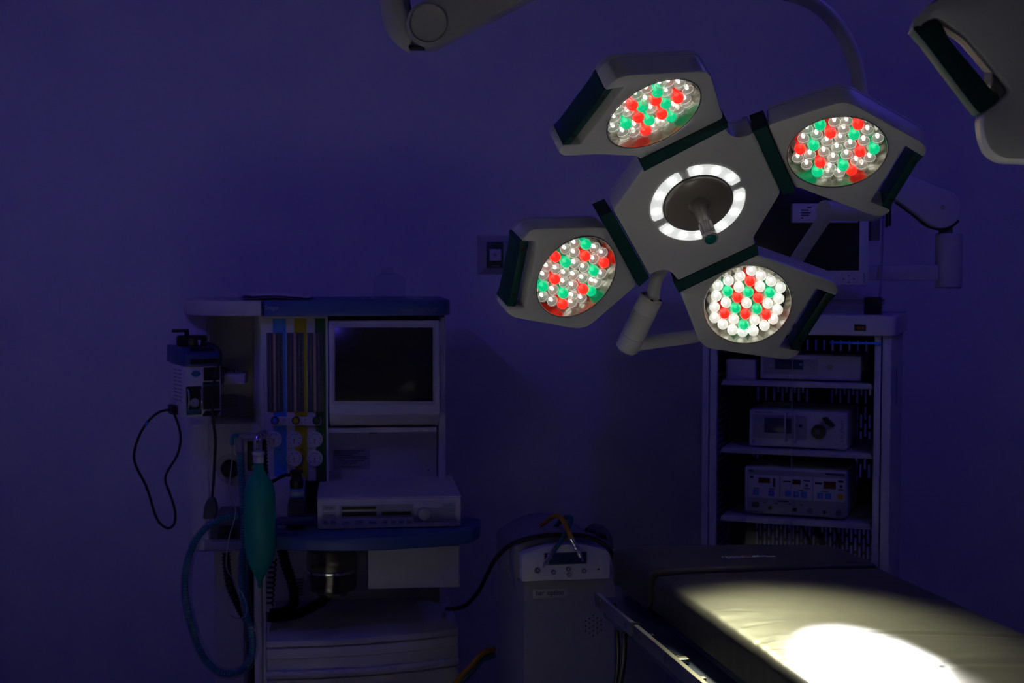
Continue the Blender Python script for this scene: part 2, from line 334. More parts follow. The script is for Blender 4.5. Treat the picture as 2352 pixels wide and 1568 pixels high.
for i, d in enumerate(PODS):
    n = look_normal(*d['px'], d['phi'], d['m']); J = ix(*d['j'], HUB.P, HUB.n); base = Pl(J, n); C0 = ix(*d['px'], J, n); pl = Pl(C0, n); d['pl'] = pl
    R = d['a'] / 3.92 * (C0 - CAM).dot(FW) / F
    pts = rnd([pl.uv(*q) for q in d['out']], .012, cc=.25)
    pod = shell(pl, pts, .062, (V((0, 0)), R)).build('light_pod', 'shell', lamp, off=L0)
    # reflector well: wall, floor plate with sockets, fine rim
    mb = MB(); mb.fix = False
    mb.lathe([(R, -.0005), (R * .985, -.02), (R * .95, -.044), (0, -.044)], C0, n, 64)
    bmesh.ops.recalc_face_normals(mb.bm, faces=mb.bm.faces[:])
    for f in mb.bm.faces: f.normal_flip()
    mb.build('reflector', 'mirror', pod, off=L0)
    mb = MB(); mb.lathe([(R * 1.0, .0002), (R * 1.012, .0014), (R * .99, .0018), (R * .982, .0004), (R * 1.0, .0002)], C0, n, 72); mb.build('lens_rim', 'steel', pod, off=L0)
    mb = MB(); mb.lathe([(0, -.002), (R * .985, -.002), (R * .985, -.0005), (0, -.0005)], C0, n, 64); mb.build('cover_glass', 'cover', pod, off=L0)
    ox, oy = d['org']
    for nm, key in (('white_led', 'W'), ('green_led', 'G'), ('red_led', 'R')):
        for (zx, zy) in d[key]:
            px = ox + zx / 3.92; py = oy + zy / 3.92
            p = ix(px, py, C0 - n * .0215, n); q = p - (C0 - n * .0215)
            if q.length > R * .955 - .0122: p = C0 - n * .0215 + q.normalized() * (R * .955 - .0122)
            p = p - n * .022
            o = bpy.data.objects.new(nm, LED['B' if (key == 'W' and i == 3) else key]); COL.objects.link(o); o.parent = pod
            rot = n.to_track_quat('Z', 'Y').to_matrix().to_4x4(); o.matrix_local = Matrix.Translation(p - L0) @ rot
    # grip: curved rubber bar across the slot
    h = [pl.uv(*q) for q in d['hand']]; A, B, B2, A2 = h; w = d['hw']
    ia = A + (A2 - A) * w; ib = B + (B2 - B) * w; ax = (B - A)
    q = [A - ax * .03, A + ax * .10 + (A2 - A) * .12, B - ax * .10 + (B2 - B) * .12, B + ax * .03, ib + ax * .03, ib - ax * .06 + (B2 - B) * .04, ia + ax * .06 + (A2 - A) * .04, ia - ax * .03]
    q = rnd(q, .008, 3); mb = MB(); mb.prism([pl.w(k, -.003) for k in q], -n * .05, .0025); g = mb.build('grip_bar', 'teal', pod, off=L0)
    for t in (.14, .86):
        c = A + ax * t + (A2 - A) * (w * .62); mb = MB(); mb.cyl(pl.w(c, -.0045), pl.w(c, -.0015), .0052, n=14, ch=.001); mb.build('screw', 'screw', pod, off=L0)
    # lamp of the pod: sits on the lens, shines at the table
    ld = bpy.data.lights.new('pod_lamp', 'SPOT'); lo = bpy.data.objects.new('pod_lamp', ld); COL.objects.link(lo)
    lo.location = C0 + n * .004; lo.rotation_euler = (TGT - C0).to_track_quat('-Z', 'Y').to_euler(); d['lamp'] = ld
    ld.shadow_soft_size = .055; ld.spot_size = math.radians(7.6); ld.spot_blend = 1.; ld.energy = 7600; ld.color = (1, .985, .93)
# hub body
hp = [(1478, 384), (1667, 293), (1674, 307), (1694, 316), (1720, 311), (1732, 302), (1795, 443), (1735, 542), (1731, 554), (1738, 562), (1558, 648), (1548, 632), (1532, 621), (1511, 624), (1490, 634), (1408, 485), (1412, 476)]
hub = shell(HUB, rnd([HUB.uv(*q) for q in hp], .010), .065).build('hub_housing', 'shell', lamp, off=L0)
# rubber bands between hub and pods
def hubpt(q): return ix(*q, HUB.P, HUB.n)
def podpt(i, q): return ix(*q, PODS[i]['pl'].P, PODS[i]['pl'].n)
for i, (h1, h2, p1, p2) in enumerate([((1478, 383), (1669, 291), (1664, 272), (1469, 366)), ((1729, 300), (1796, 444), (1825, 433), (1761, 287)),
                                      ((1490, 634), (1407, 486), (1377, 498), (1466, 656)), ((1736, 561), (1549, 647), (1561, 669), (1739, 583))]):
    hn = HUB.n; a, b_, c, e = hubpt(h1), hubpt(h2), podpt(i, p1), podpt(i, p2); pn = PODS[i]['pl'].n
    top = [a + hn * .0022, b_ + hn * .0022, c + pn * .0022, e + pn * .0022]
    ctr = sum(top, V()) / 4
    dirn = ((b_ - a).normalized())
    top = [p + dirn * (.0022 if (p - ctr).dot(dirn) > 0 else -.0022) for p in top]
    av = (hn + pn).normalized(); mxd = max((p - ctr).dot(av) for p in top); top = [p + av * (mxd * .9 - (p - ctr).dot(av)) for p in top]; bot = [p - av * .05 for p in top]
    mb = MB(); bm = mb.bm; tv = [bm.verts.new(p) for p in top]; bv = [bm.verts.new(p) for p in bot]
    bm.faces.new(tv); bm.faces.new(bv[::-1])
    for k in range(4): bm.faces.new([tv[k], bv[k], bv[(k + 1) % 4], tv[(k + 1) % 4]])
    mb.build('joint_band', 'teal', lamp, off=L0, flat=True)
# centre: four lens segments round a disc with the sterile handle
k3 = 3.0 / F; RO = 110.7 * k3; RI = RO * .75
def hang(px, py): q = HUB.uv(px, py); return math.atan2(q.y, q.x)
for (c0, c1, seeds) in (((1562, 402), (1501, 507), 3), ((1699, 414), (1579, 390), 3), ((1646, 541), (1706, 431), 3), ((1512, 524), (1634, 551), 3)):
    a0 = hang(*c0); a1 = hang(*c1)
    while a1 < a0: a1 += 2 * math.pi
    prof = []; N = 22
    mb = MB(); bm = mb.bm; rows = []
    rib = 5
    rr = [(RI, -.001), (RI + .0005, .0022)]
    for k in range(rib * 2 + 1): rr.append((RI + .001 + (RO - RI - .002) * k / (rib * 2), .0034 if k % 2 else .0024))
    rr += [(RO - .0005, .0022), (RO, -.001)]
    for j in range(N + 1):
        a = a0 + (a1 - a0) * j / N; e = min(j, N - j); sh = .003 if e == 0 else 0
        rows.append([bm.verts.new(HUB.w(V((math.cos(a), math.sin(a))) * min(max(r, RI + sh), RO - sh), h)) for r, h in rr])
    for x, y in zip(rows, rows[1:]):
        for k in range(len(rr) - 1): bm.faces.new([x[k], x[k + 1], y[k + 1], y[k]])
    bm.faces.new(rows[0][::-1]); bm.faces.new(rows[-1])
    sg = mb.build('lens_segment', 'segglass', lamp, off=L0, ang=20)
    for k in range(seeds):
        a = a0 + (a1 - a0) * (k + .5) / seeds; c = V((math.cos(a), math.sin(a))) * (RI + RO) / 2
        mb = MB(); mb.lathe([(0, .0006), (.0085, .0006), (.0085, .001), (0, .0014)], HUB.w(c), HUB.n, 14); mb.build('segment_led', 'segcore', sg, off=L0)
RD = RO * .715
mb = MB(); mb.lathe([(RI * .985, .0002), (RI * .985, .0012), (RD * 1.0, .0012), (RD * .99, -.001)], HUB.P, HUB.n, 64); mb.build('disc_gap', 'dgrey', lamp, off=L0)
mb = MB(); mb.lathe([(RD * .99, -.002), (RD * .985, .006), (RD * .94, .0085), (RD * .5, .010), (.0, .0105)], HUB.P, HUB.n, 64); disc = mb.build('centre_disc', 'disc', lamp, off=L0)
best = min((abs((lambda w: 784 - F * (w - CAM).dot(UP) / (w - CAM).dot(FW))(HUB.P + HUB.n * (t * .001)) - 549), t) for t in range(60, 260))
HL = best[1] * .001
mb = MB(); mb.lathe([(.024, .0095), (.020, .014), (.0155, .028), (.0132, HL * .45), (.0125, HL * .62), (0, HL * .62)], HUB.P, HUB.n, 36); hd = mb.build('sterile_handle', 'disc', lamp, off=L0)
mb = MB(); nr = 22; bm = mb.bm; rows = []
for h in (HL * .60, HL * .92):
    rows.append([bm.verts.new(HUB.w(V((math.cos(2 * math.pi * k / (nr * 2)), math.sin(2 * math.pi * k / (nr * 2)))) * (.0150 if k % 2 else .0132), h)) for k in range(nr * 2)])
for k in range(nr * 2): bm.faces.new([rows[0][k], rows[0][(k + 1) % (nr * 2)], rows[1][(k + 1) % (nr * 2)], rows[1][k]])
bm.faces.new(rows[0][::-1]); bm.faces.new(rows[1]); mb.build('ribbed_sleeve', 'handle', hd, off=L0, flat=True)
mb = MB(); mb.lathe([(.0145, HL * .90), (.0168, HL * .93), (.0168, HL * .99), (.0150, HL), (0, HL)], HUB.P, HUB.n, 30); mb.build('handle_collar', 'handle', hd, off=L0)
mb = MB(); mb.lathe([(.0125, HL), (.0122, HL + .0015), (.008, HL + .003), (0, HL + .0034)], HUB.P, HUB.n, 24); mb.build('end_button', 'tealbtn', hd, off=L0)
# yoke: pivot under the hub, bent tube, swivel joint, arched tube up to the ceiling arm
def T(pts): return [at(*p) for p in pts]
mb = MB(); mb.tube(T([(1520, 622, 3.16), (1508, 640, 3.14), (1502, 662, 3.14), (1500, 684, 3.15)]), .0145, 16); mb.build('pivot_neck', 'shell', lamp, off=L0)
p0 = at(1497, 682, 3.15); p1 = at(1438, 803, 3.20); ax = (p1 - p0)
mb = MB(); mb.lathe([(0, 0), (.024, 0), (.0265, .003), (.0268, ax.length * .27), (.0264, ax.length * .275), (.0268, ax.length * .28), (.0268, ax.length * .715), (.0258, ax.length * .72), (.0258, ax.length * .73), (.0268, ax.length * .735), (.0268, ax.length - .006), (.022, ax.length), (0, ax.length)], p0, ax, 32)
pc = mb.build('pivot_cylinder', 'shell', lamp, off=L0)
axn = ax.normalized(); u = axn.orthogonal().normalized(); w_ = axn.cross(u)
for k in range(4):
    a = math.pi / 4 + k * math.pi / 2; c = p0 + (u * math.cos(a) + w_ * math.sin(a)) * .0205
    mb = MB(); mb.cyl(c + axn * .001, c - axn * .0012, .0038, n=12); mb.build('bolt', 'screw', pc, off=L0)
mb = MB(); mb.tube(T([(1455, 792, 3.2), (1520, 782, 3.22), (1600, 771, 3.25), (1690, 745, 3.28), (1760, 692, 3.3), (1808, 628, 3.32), (1850, 565, 3.33), (1897, 496, 3.34)]), .0155, 16); mb.build('yoke_tube', 'shell', lamp, off=L0)
p0 = at(1891, 482, 3.28); p1 = at(2018, 487, 3.42); ax = p1 - p0; L = ax.length
mb = MB(); mb.lathe([(0, 0), (.0185, 0), (.0190, -.0012), (.0215, .001), (.0225, .004), (.0228, L * .46), (.0224, L * .465), (.0228, L * .47), (.0222, L * .9), (.016, L), (0, L)], p0, ax, 32); mb.build('swivel_joint', 'shell', lamp, off=L0)
mb = MB(); mb.tube(T([(2008, 484, 3.42), (1996, 400, 3.42), (1984, 300, 3.40), (1975, 210, 3.38), (1962, 140, 3.36), (1934, 75, 3.34), (1890, 22, 3.32), (1835, -8, 3.30), (1740, -30, 3.28), (1600, -62, 3.26), (1480, -80, 3.25)]), .0180, 18); mb.build('arched_tube', 'shell', lamp, off=L0)
p = at(1480, -80, 3.25); mb = MB(); mb.cyl(p - V((0, 0, .02)), V((p.x, p.y, 3.05)), .03, n=24); mb.build('ceiling_column', 'shell', lamp, off=L0)
# ------------------------------------------------------------------ spring arm at the top of the frame
A0 = at(985, 52, 3.3)
sarm = thing('ceiling_spring_arm', 'pale ceiling-hung spring arm with a round elbow, cut by the top edge of the photo', 'arm', A0)
def q3(px, py, Y=3.26): return at(px, py, Y)
pts = []
for k in range(15):
    a = math.radians(62 + k * 14.5); pts.append((985 + 52 * math.cos(a), 55 + 54 * math.sin(a)))
poly = [(1240, -18), (1010, 101)] + pts + [(1020, -8), (1230, -110)]
mb = MB(); mb.prism([q3(*p) for p in poly], (0, .07, 0), .004); arm_ = mb.build('arm_cover', 'arm', sarm, off=A0)
mb = MB(); mb.lathe([(.0, .0), (.041, 0), (.0415, -.001), (.043, .004)], q3(984, 54, 3.258), (0, -1, 0), 40); mb.build('elbow_cap', 'arm', arm_, off=A0)
mb = MB(); mb.tube(T([(907, -120, 3.32), (905, -40, 3.32), (909, 20, 3.32), (925, 66, 3.32), (958, 92, 3.33)]), .036, 24); mb.ball(at(952, 76, 3.33), .036); mb.build('elbow_fork', 'arm', sarm, off=A0)
p = at(907, -110, 3.32); mb = MB(); mb.cyl(p, V((p.x, p.y, 3.05)), .036, n=24); mb.build('ceiling_column', 'arm', sarm, off=A0)
mb = MB(); mb.box(-.018, .018, -.02, .02, -.004, .004, .002)
for v in mb.bm.verts: v.co += at(958, 110, 3.29)
mb.build('elbow_vent', 'black', sarm, off=A0)
# ------------------------------------------------------------------ second operating light, nearer, cut by the right edge: its back faces the camera
N2 = -look_normal(2300, 180, 11, (.785, -.62)); P2 = at(2300, 180, 1.95); pl2 = Pl(P2, N2); TH2 = .062
def uv2(px, py, h=-TH2): return pl2.uv(px, py, h)
lamp2 = thing('surgical_light', 'out-of-focus second operating light with a dark green grip, cut by the right edge', 'operating light', P2, group='operating lights')
op = [uv2(*q) for q in [(2092, 68), (2098, 44), (2135, 5), (2215, -40), (2380, -95), (2600, 60), (2590, 300), (2440, 374), (2300, 369), (2268, 346), (2255, 305), (2252, 258), (2322, 208), (2214, 82), (2165, 52), (2150, 45)]]
cc = uv2(2430, 150)
pod2 = shell(pl2, rnd(op, .010), TH2, (cc, .085)).build('light_pod', 'shell', lamp2, off=P2)
q = [uv2(*k) for k in [(2094, 62), (2120, 90), (2232, 238), (2252, 262), (2300, 226), (2280, 208), (2180, 88), (2162, 52), (2150, 42)]]
mb = MB(); mb.prism([pl2.w(k, -.004) for k in rnd(q, .006, 3)], -N2 * .055, .003); mb.build('grip_bar', 'teal', pod2, off=P2)
mb = MB(); mb.lathe([(.085, -.0005), (.080, -.044), (0, -.044)], pl2.w(cc), N2, 48); mb.build('reflector', 'mirror', pod2, off=P2)
mb = MB(); mb.lathe([(0, -.002), (.0838, -.002), (.0838, -.0005), (0, -.0005)], pl2.w(cc), N2, 48); mb.build('cover_glass', 'cover', pod2, off=P2)

p = at(2480, -40, 1.88); mb = MB(); mb.tube([p, p + V((.02, .02, .06)), V((p.x + .05, p.y + .06, p.z + .2)), V((p.x + .05, p.y + .06, 3.05))], .02, 16); mb.build('hanger_tube', 'shell', lamp2, off=P2)
# ------------------------------------------------------------------ operating table
TA = .212; TO = V((.27, 2.738, 0)); TX = V((math.cos(TA), math.sin(TA), 0)); TY = V((-math.sin(TA), math.cos(TA), 0))
def tl(px, py, z):
    d = atz(px, py, z) - TO; return V((d.dot(TX), d.dot(TY), z))
table = thing('operating_table', 'black padded operating table lit by the lamp, steel rails along its side', 'operating table', TO, TA)
def lin(a, b, fine, n): 
    out = [a, a + fine * .3, a + fine * .6, a + fine]; k = int(n)
    out += [a + fine + (b - a - 2 * fine) * i / k for i in range(1, k)]
    return out + [b - fine, b - fine * .6, b - fine * .3, b]
def pad(x0, x1, y0, y1, z0, z1, r, nx, ny, fn, shear=(0, 0)):
    mb = MB(); bm = mb.bm; xs = lin(x0, x1, r, nx); ys = lin(y0, y1, r, ny); zs = lin(z0, z1, r * .9, 4); cache = {}
    lo = V((x0 + r, y0 + r, z0 + r * .5)); hi = V((x1 - r, y1 - r, z1 - r))
    def vert(x, y, z):
        k = (round(x, 6), round(y, 6), round(z, 6))
        if k in cache: return cache[k]
        p = V((x, y, z)); inn = V((min(max(x, lo.x), hi.x), min(max(y, lo.y), hi.y), min(max(z, lo.z), hi.z))); d = p - inn
        if d.length > r * .3 and z > z0 + r * .4: p = inn + d.normalized() * r
        p = fn(p); t = (p.y - y0) / (y1 - y0); p.y += -(p.x - x0) * (shear[0] * (1 - t) + shear[1] * t)
        cache[k] = bm.verts.new(p); return cache[k]
    def grid(A, B, f):
        for i in range(len(A) - 1):
            for j in range(len(B) - 1):
                q = [f(A[i], B[j]), f(A[i + 1], B[j]), f(A[i + 1], B[j + 1]), f(A[i], B[j + 1])]
                if len(set(q)) == 4: bm.faces.new(q)
    grid(xs, ys, lambda a, c: vert(a, c, z1)); grid([x0, x1], ys, lambda a, c: vert(a, c, z0)) if False else None
    grid(xs, zs, lambda a, c: vert(a, y0, c)); grid(xs, zs, lambda a, c: vert(a, y1, c))
    grid(ys, zs, lambda a, c: vert(x0, a, c)); grid(ys, zs, lambda a, c: vert(x1, a, c))
    grid(xs, [y0, y1], lambda a, c: vert(a, c, z0)) if False else None
    bq = [bm.verts.new(p) for p in ((x0 + r, y0 + r, z0 + .001), (x1 - r, y0 + r, z0 + .001), (x1 - r, y1 - r, z0 + .001), (x0 + r, y1 - r, z0 + .001))]; bm.faces.new(bq)
    return mb
creases = [([(1730, 1473), (1790, 1463), (1860, 1459), (2000, 1452), (2150, 1451), (2352, 1456)], .0024, .007),
           ([(1738, 1490), (1760, 1485), (1790, 1484), (1842, 1486)], .0020, .005),
           ([(1762, 1512), (1776, 1506), (1800, 1504), (1838, 1508), (1872, 1513)], .0020, .005),
           ([(1788, 1528), (1800, 1520), (1820, 1516), (1900, 1521), (1990, 1528), (2060, 1532), (2180, 1530)], .0034, .0045),
           ([(1660, 1400), (1690, 1398), (1740, 1402)], .0008, .004), ([(1700, 1438), (1720, 1432), (1790, 1425)], .0008, .005),
           ([(1990, 1358), (2050, 1370), (2130, 1378), (2240, 1392)], .0012, .010), ([(2020, 1394), (2120, 1402), (2200, 1408)], .0010, .010),
           ([(2130, 1522), (2240, 1520), (2352, 1519)], .0014, .012)]
CR = [([tl(x, y, 1.0).xy for x, y in p], a, w) for p, a, w in creases]
def seg_d(p, pl_):
    best = 9.
    for a, c in zip(pl_, pl_[1:]):
        e = c - a; t = max(0, min(1, (p - a).dot(e) / e.length_squared)); best = min(best, (a + e * t - p).length)
    return best
from mathutils import noise as NZ
def body_fn(p):
    p = p.copy()
    if p.z > .985 :
        q = p.xy
        for pl_, a0, w in CR:
            d = seg_d(q, pl_); a = a0 * max(.15, min(1, (p.x - .004) / .03))
            if d < w * 4: p.z -= a * math.exp(-(d / w) ** 2); p.z += a * .45 * math.exp(-((d - w * 2) / (w * 1.2)) ** 2)
        p.z += .0012 * NZ.noise(V((p.x * 7, p.y * 14, 0))) + .0006 * NZ.noise(V((p.x * 26, p.y * 40, 3))) - .004 * max(0, (abs(p.x - .235) / .235)) ** 3
    elif p.x < .01:
        p.x += .0010 * NZ.noise(V((p.y * 40, p.z * 3, 1))) * max(0, min(1, (.2 - p.y) * 2))
    return p
pad(0, .472, -1.15, -.004, .93, 1.0, .016, 58, 190, body_fn, (0, .05)).build('body_pad', 'vinyl', table)
def head_fn(p):
    p = p.copy(); e = math.hypot(max(0, abs(p.x - .235) - .15), max(0, p.y - .16))
    if p.z > .96: p.z += .003 - .25 * e * e * (1 if p.y > .1 else .4)
    if p.y > .23: p.x += (.235 - p.x) * .55 * ((p.y - .23) / .07) ** 2 * (.14 if p.x < .235 else .10)
    return p
hpad = pad(-.004, .476, .004, .30, .928, 1.0, .02, 24, 16, head_fn, (.05, .20)).build('head_pad', 'vinyl', table)
def on_pad(x0, y0, x1, y1):
    a = tl(x0, y1, 1.003); c = tl(x1, y0, 1.003); return (a.x, c.x, a.y, c.y)
PB = (V((0, 0, 1.0032)), V((1, 0, 0)), V((0, 1, 0)), V((0, 0, 1)))
text('Mizuho', on_pad(1659, 1276, 1705, 1281.5), 0, hpad, 'logob', shear=.35, basis=PB)
text('OSI', on_pad(1706, 1275, 1722, 1280), 0, hpad, 'logor', shear=.35, basis=PB)
for k, (x0, x1, c) in enumerate([(1730, 1741, 'logow'), (1742, 1760, 'logob'), (1761, 1780, 'logow')]):
    r = on_pad(x0, 1275 + k * .5, x1, 1279); mb = MB()
    mb.prism([(r[0], r[2], 1.0026), (r[1] - .002, r[2], 1.0026), (r[1], r[3], 1.0026), (r[0] + .004, r[3], 1.0026)], (0, 0, .0008)); mb.build('emblem', c, hpad)
r = on_pad(1670, 1280.6, 1775, 1281.6); mb = MB()
for k in range(9): mb.box(r[0] + (r[1] - r[0]) * k / 9, r[0] + (r[1] - r[0]) * (k + .82) / 9, r[2] - .002, r[2] + .001, 1.0024, 1.0034)
mb.build('caption_print', 'logow', hpad)
mb = MB(); mb.box(.02, .455, -1.13, .27, .86, .928, .006); mb.box(-.034, .506, -1.13, .22, .862, .903, .004); tf = mb.build('top_frame', 'navy', table)
mb = MB(); mb.box(.03, .045, -1.13, .25, .905, .9295); mb.box(.0, .47, -.012, .012, .915, .9295); mb.build('pad_plate', 'black', table)
for (y0, y1, name) in ((-.056, .196, 'side_rail'), (-1.12, -.074, 'side_rail')):
    for sx in (-.058, .522):
        mb = MB(); mb.box(sx, sx + .010, y0, y1, .893, .920, .0012); rl = mb.build(name, 'steel', table)
        for y in ([.155, -.025] if y0 > -.1 else [-.115, -.265, -.45, -.65, -.9]):
            if y < y0 or y > y1: continue
            mb = MB(); s_ = -.0585 if sx < 0 else .5325; dd = -1 if sx < 0 else 1
            mb.lathe([(.0075, .0006), (.0075, .0), (.0062, .0), (.0062, .0008), (.0, .0008)], (s_, y, .9065), (dd, 0, 0), 16)
            mb.build('rail_bolt', 'steel', rl)
            mb = MB(); mb.box(s_ - .0012, s_ + .0012, y - .001, y + .001, .902, .911); mb.build('bolt_slot', 'screw', rl)
for y in (.13, -.03, -.12, -.27, -.40, -.62, -.85):
    for sx, ex in ((-.05, -.032), (.504, .523)):
        mb = MB(); mb.box(sx, ex, y - .006, y + .006, .897, .912, .001); mb.build('rail_standoff', 'steel', table)
mb = MB(); mb.box(-.05, -.022, -.292, -.270, .902, .912, .001); mb.build('rail_clip', 'steel', table)
mb = MB(); mb.box(.10, .37, -.95, -.5, .10, .86, .02); mb.build('pedestal', 'beige2', table)
mb = MB(); mb.box(.03, .44, -1.1, -.05, FZ, .10, .02); mb.build('floor_base', 'beige2', table)
# black hoses hanging behind the rail
for pts, r, lab in (([(1417, 1448, 2.80), (1420, 1485, 2.80), (1419, 1530, 2.81), (1412, 1600, 2.82), (1404, 1760, 2.84)], .0045, 'thin black hose hanging behind the table rail, left of the thicker one'),
                    ([(1434, 1452, 2.76), (1435, 1485, 2.76), (1431, 1530, 2.77), (1421, 1600, 2.78), (1411, 1760, 2.80)], .0058, 'thicker black hose hanging just behind the table rail')):
    p = T(pts); mb = MB(); mb.tube(p, r, 12); o = mb.build('hanging_hose', 'rubber'); tag(o, lab, 'hose', 'black hoses under the table rail')
# ------------------------------------------------------------------ anaesthesia machine
A = Fr(603, 4.8, .11)
mach = thing('anesthesia_machine', 'beige anaesthesia machine with blue top band, flow tubes, monitor and blue work surface', 'anesthesia machine', A.o, A.a)
def part(name, m, *rects, parent=None, label=None, bev=0.):
    mb = MB()
    for r in rects: A.bx(mb, *r[:6], r[6] if len(r) > 6 else bev)
    return mb.build(name, m, parent or mach, label)
X = lambda px, dy, py=900: A.p(px, py, dy)[0]
Z = lambda py, dy, px=820: A.p(px, py, dy)[1]
xl, xr = X(603, .1), X(1023, .1)
zt = Z(690, -.05); zb = Z(725, -.05)
mb = MB(); mb.box(xl, xr, .10, .56, Z(1200, .1), zb, .004); mb.build('main_body', 'beige', mach)
lx0, lx1 = X(585, -.30), X(1024, .10)
mb = MB(); mb.box(X(600, .1), lx1, .12, .56, FZ + .1, Z(1195, .1), .004); low = mb.build('lower_body', 'beige', mach)
# recess wall details
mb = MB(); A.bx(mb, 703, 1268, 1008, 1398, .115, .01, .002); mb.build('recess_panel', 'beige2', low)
mb = MB()
for k in range(6): A.bx(mb, 683, 1330 + k * 7, 695, 1332 + k * 7, .112, .01)
mb.build('vent_slots', 'dgrey', low)
# top band: blue front and white curved left end
def band(pts, z0, z1): return MB().prism([(p[0], p[1], z0) for p in pts], (0, 0, z1 - z0), .004)
x37 = X(1037, -.05)
bl = [V(p) for p in ((X(603, -.05), -.05), (x37 - .05, -.05), (x37, -.01), (x37, .56), (X(603, -.05), .56))]
tb = band(rnd(bl, .03), zb, zt).build('top_band', 'blue', mach)
wx = X(427, .24)
wp = [V((X(602.5, -.05), .56)), V((wx, .56)), V((wx, .20))] + [V((wx + (X(530, -.05) - wx) * (1 - math.cos(t)), .20 - .25 * math.sin(t) ** 1.2)) for t in [math.pi / 2 * k / 8 for k in range(1, 9)]] + [V((X(602.5, -.05), -.05))]
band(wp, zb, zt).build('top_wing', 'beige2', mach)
text('Dräger', A.rect(609, 702, 640, 714, -.05), -.05, tb, 'letter')
text('NARKOMED 6000', A.rect(920, 707, 1006, 716, -.05), -.05, tb, 'dletter', shear=.3)
# left wing body with the hollow for the vaporizer
zl = Z(1250, .2); wx2 = X(475, .12)
band([V((wx + .004, .22)), V((wx2, .12)), V((wx2 + .012, .14)), V((wx2 + .012, .56)), V((wx + .004, .56))], zl, zb - .002).build('side_cheek', 'beige', mach)
mb = MB(); mb.box(wx2, xl + .002, .36, .56, zl, zb - .002); wingb = mb.build('hollow_back', 'beige', mach)
pr = [V((xl, .10)), V((xl, .36)), V((xl - .05, .36)), V((xl - .035, .20)), V((xl - .012, .10))]
band(pr, Z(975, .12), zb - .002).build('hollow_cheek', 'beige', mach)
mb = MB(); mb.box(wx2 - .06, xl + .002, .13, .40, zl, Z(968, .13), .012); lp = mb.build('left_front_panel', 'beige', mach)
mb = MB(); A.bx(mb, 508, 858, 563, 882, .22, .15, .002); lg = mb.build('vaporizer_ledge', 'beige', mach)
mb = MB(); x, z = A.p(540, 857, .24); mb.cyl((x, .25, z), (x, .25, z + .016), .007, n=16, ch=.001); mb.build('locking_pin', 'chrome', lg)
for k, (t, w) in enumerate((('DO NOT INSTALL', 36), ('DESFLURANE', 28), ('VAPORIZER', 26), ('IN THIS POSITION', 38))):
    text(t, A.rect(508, 906 + k * 7.2, 508 + w, 911 + k * 7.2, .36), .36, wingb, 'ink')
mb = MB(); x, z = A.p(529, 1075, .13); mb.cyl((x, .13, z), (x, .118, z), .050, n=36, ch=.004); kn = mb.build('valve_escutcheon', 'beige2', mach)
mb = MB(); mb.cyl((x, .118, z), (x, .085, z), .032, .027, n=28, ch=.003); mb.build('valve_knob', 'rubber', kn)
mb = MB(); A.bx(mb, 568, 1013, 586, 1080, .125, .01, .001); mb.build('gauge_slot', 'black', mach)
mb = MB(); x, z = A.p(584, 1072, .12); mb.cyl((x, .125, z), (x, .105, z), .008, n=16); mb.build('flow_knob', 'mgrey', mach)
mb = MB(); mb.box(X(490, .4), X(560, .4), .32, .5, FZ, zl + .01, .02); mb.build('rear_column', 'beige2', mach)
# flow meter panel
fp = part('flowmeter_panel', 'beige', (603, 727, 752, 1106, 0, .11, .003))
part('panel_frame', 'white', (601, 727, 606, 1106, -.004, .02), (749, 727, 754, 1106, -.004, .02), (601, 726, 754, 731, -.004, .02), parent=fp)
for (x0, x1, c) in ((628, 658, 'sblue'), (677, 705, 'syellow'), (725, 749, 'sgreen')):
    part('color_stripe', c, (x0, 731, x1, 1105, -.0015, .003), parent=fp, label={'sblue': 'blue gas stripe', 'syellow': 'yellow gas stripe', 'sgreen': 'green gas stripe'}[c])
for (x0, x1) in ((613, 650), (659, 698), (706, 742)):
    wn = part('flowmeter_window', 'dgrey', (x0, 764, x1, 946, -.004, .006, .001), parent=fp)
    w = x1 - x0
    part('scale_strip', 'pink', (x0 + w * .40, 765, x0 + w * .55, 945, -.0055, .003), parent=wn)
    for t in (.22, .74):
        x, _ = A.p(x0 + w * t, 850, -.007); z0 = Z(942, -.007, x0); z1 = Z(768, -.007, x0)
        mb = MB(); mb.cyl((x, -.007, z0), (x, -.007, z1), .0072, n=14); mb.build('flow_tube', 'flow', wn)
        mb = MB(); mb.cyl((x, -.004, z0), (x, -.004, z1), .0022, n=8); mb.build('tube_bore', 'chrome', wn)
        mb = MB()
        for k in range(14): mb.box(x + .0075, x + .0105, -.0045, -.0040, z0 + .02 + k * .0165, z0 + .0225 + k * .0165)
        mb.build('graduation_marks', 'ink', wn)
q = [A.p(px, py, 0) for px, py in ((622, 956), (736, 956), (740, 966), (736, 976), (622, 976), (618, 966))]
mb = MB(); mb.prism([(a, -.002, c) for a, c in q], (0, -.016, 0), .003); kb = mb.build('knob_bar', 'beige', fp)
for px, c in ((631, 'sblue'), (679, 'syellow'), (727, 'sgreen')):
    mb = MB(); A.disc(mb, px, 966, 9, -.040, .024, 24, .002); k = mb.build('flow_knob', 'black', kb)
    mb = MB(); A.disc(mb, px, 966, 6.4, -.0415, .004, 24); mb.build('knob_cap', c, k)
for px in (653, 701):
    mb = MB(); A.disc(mb, px, 964, 2.6, -.019, .003, 12); mb.build('bar_screw', 'mgrey', kb)
gp = []
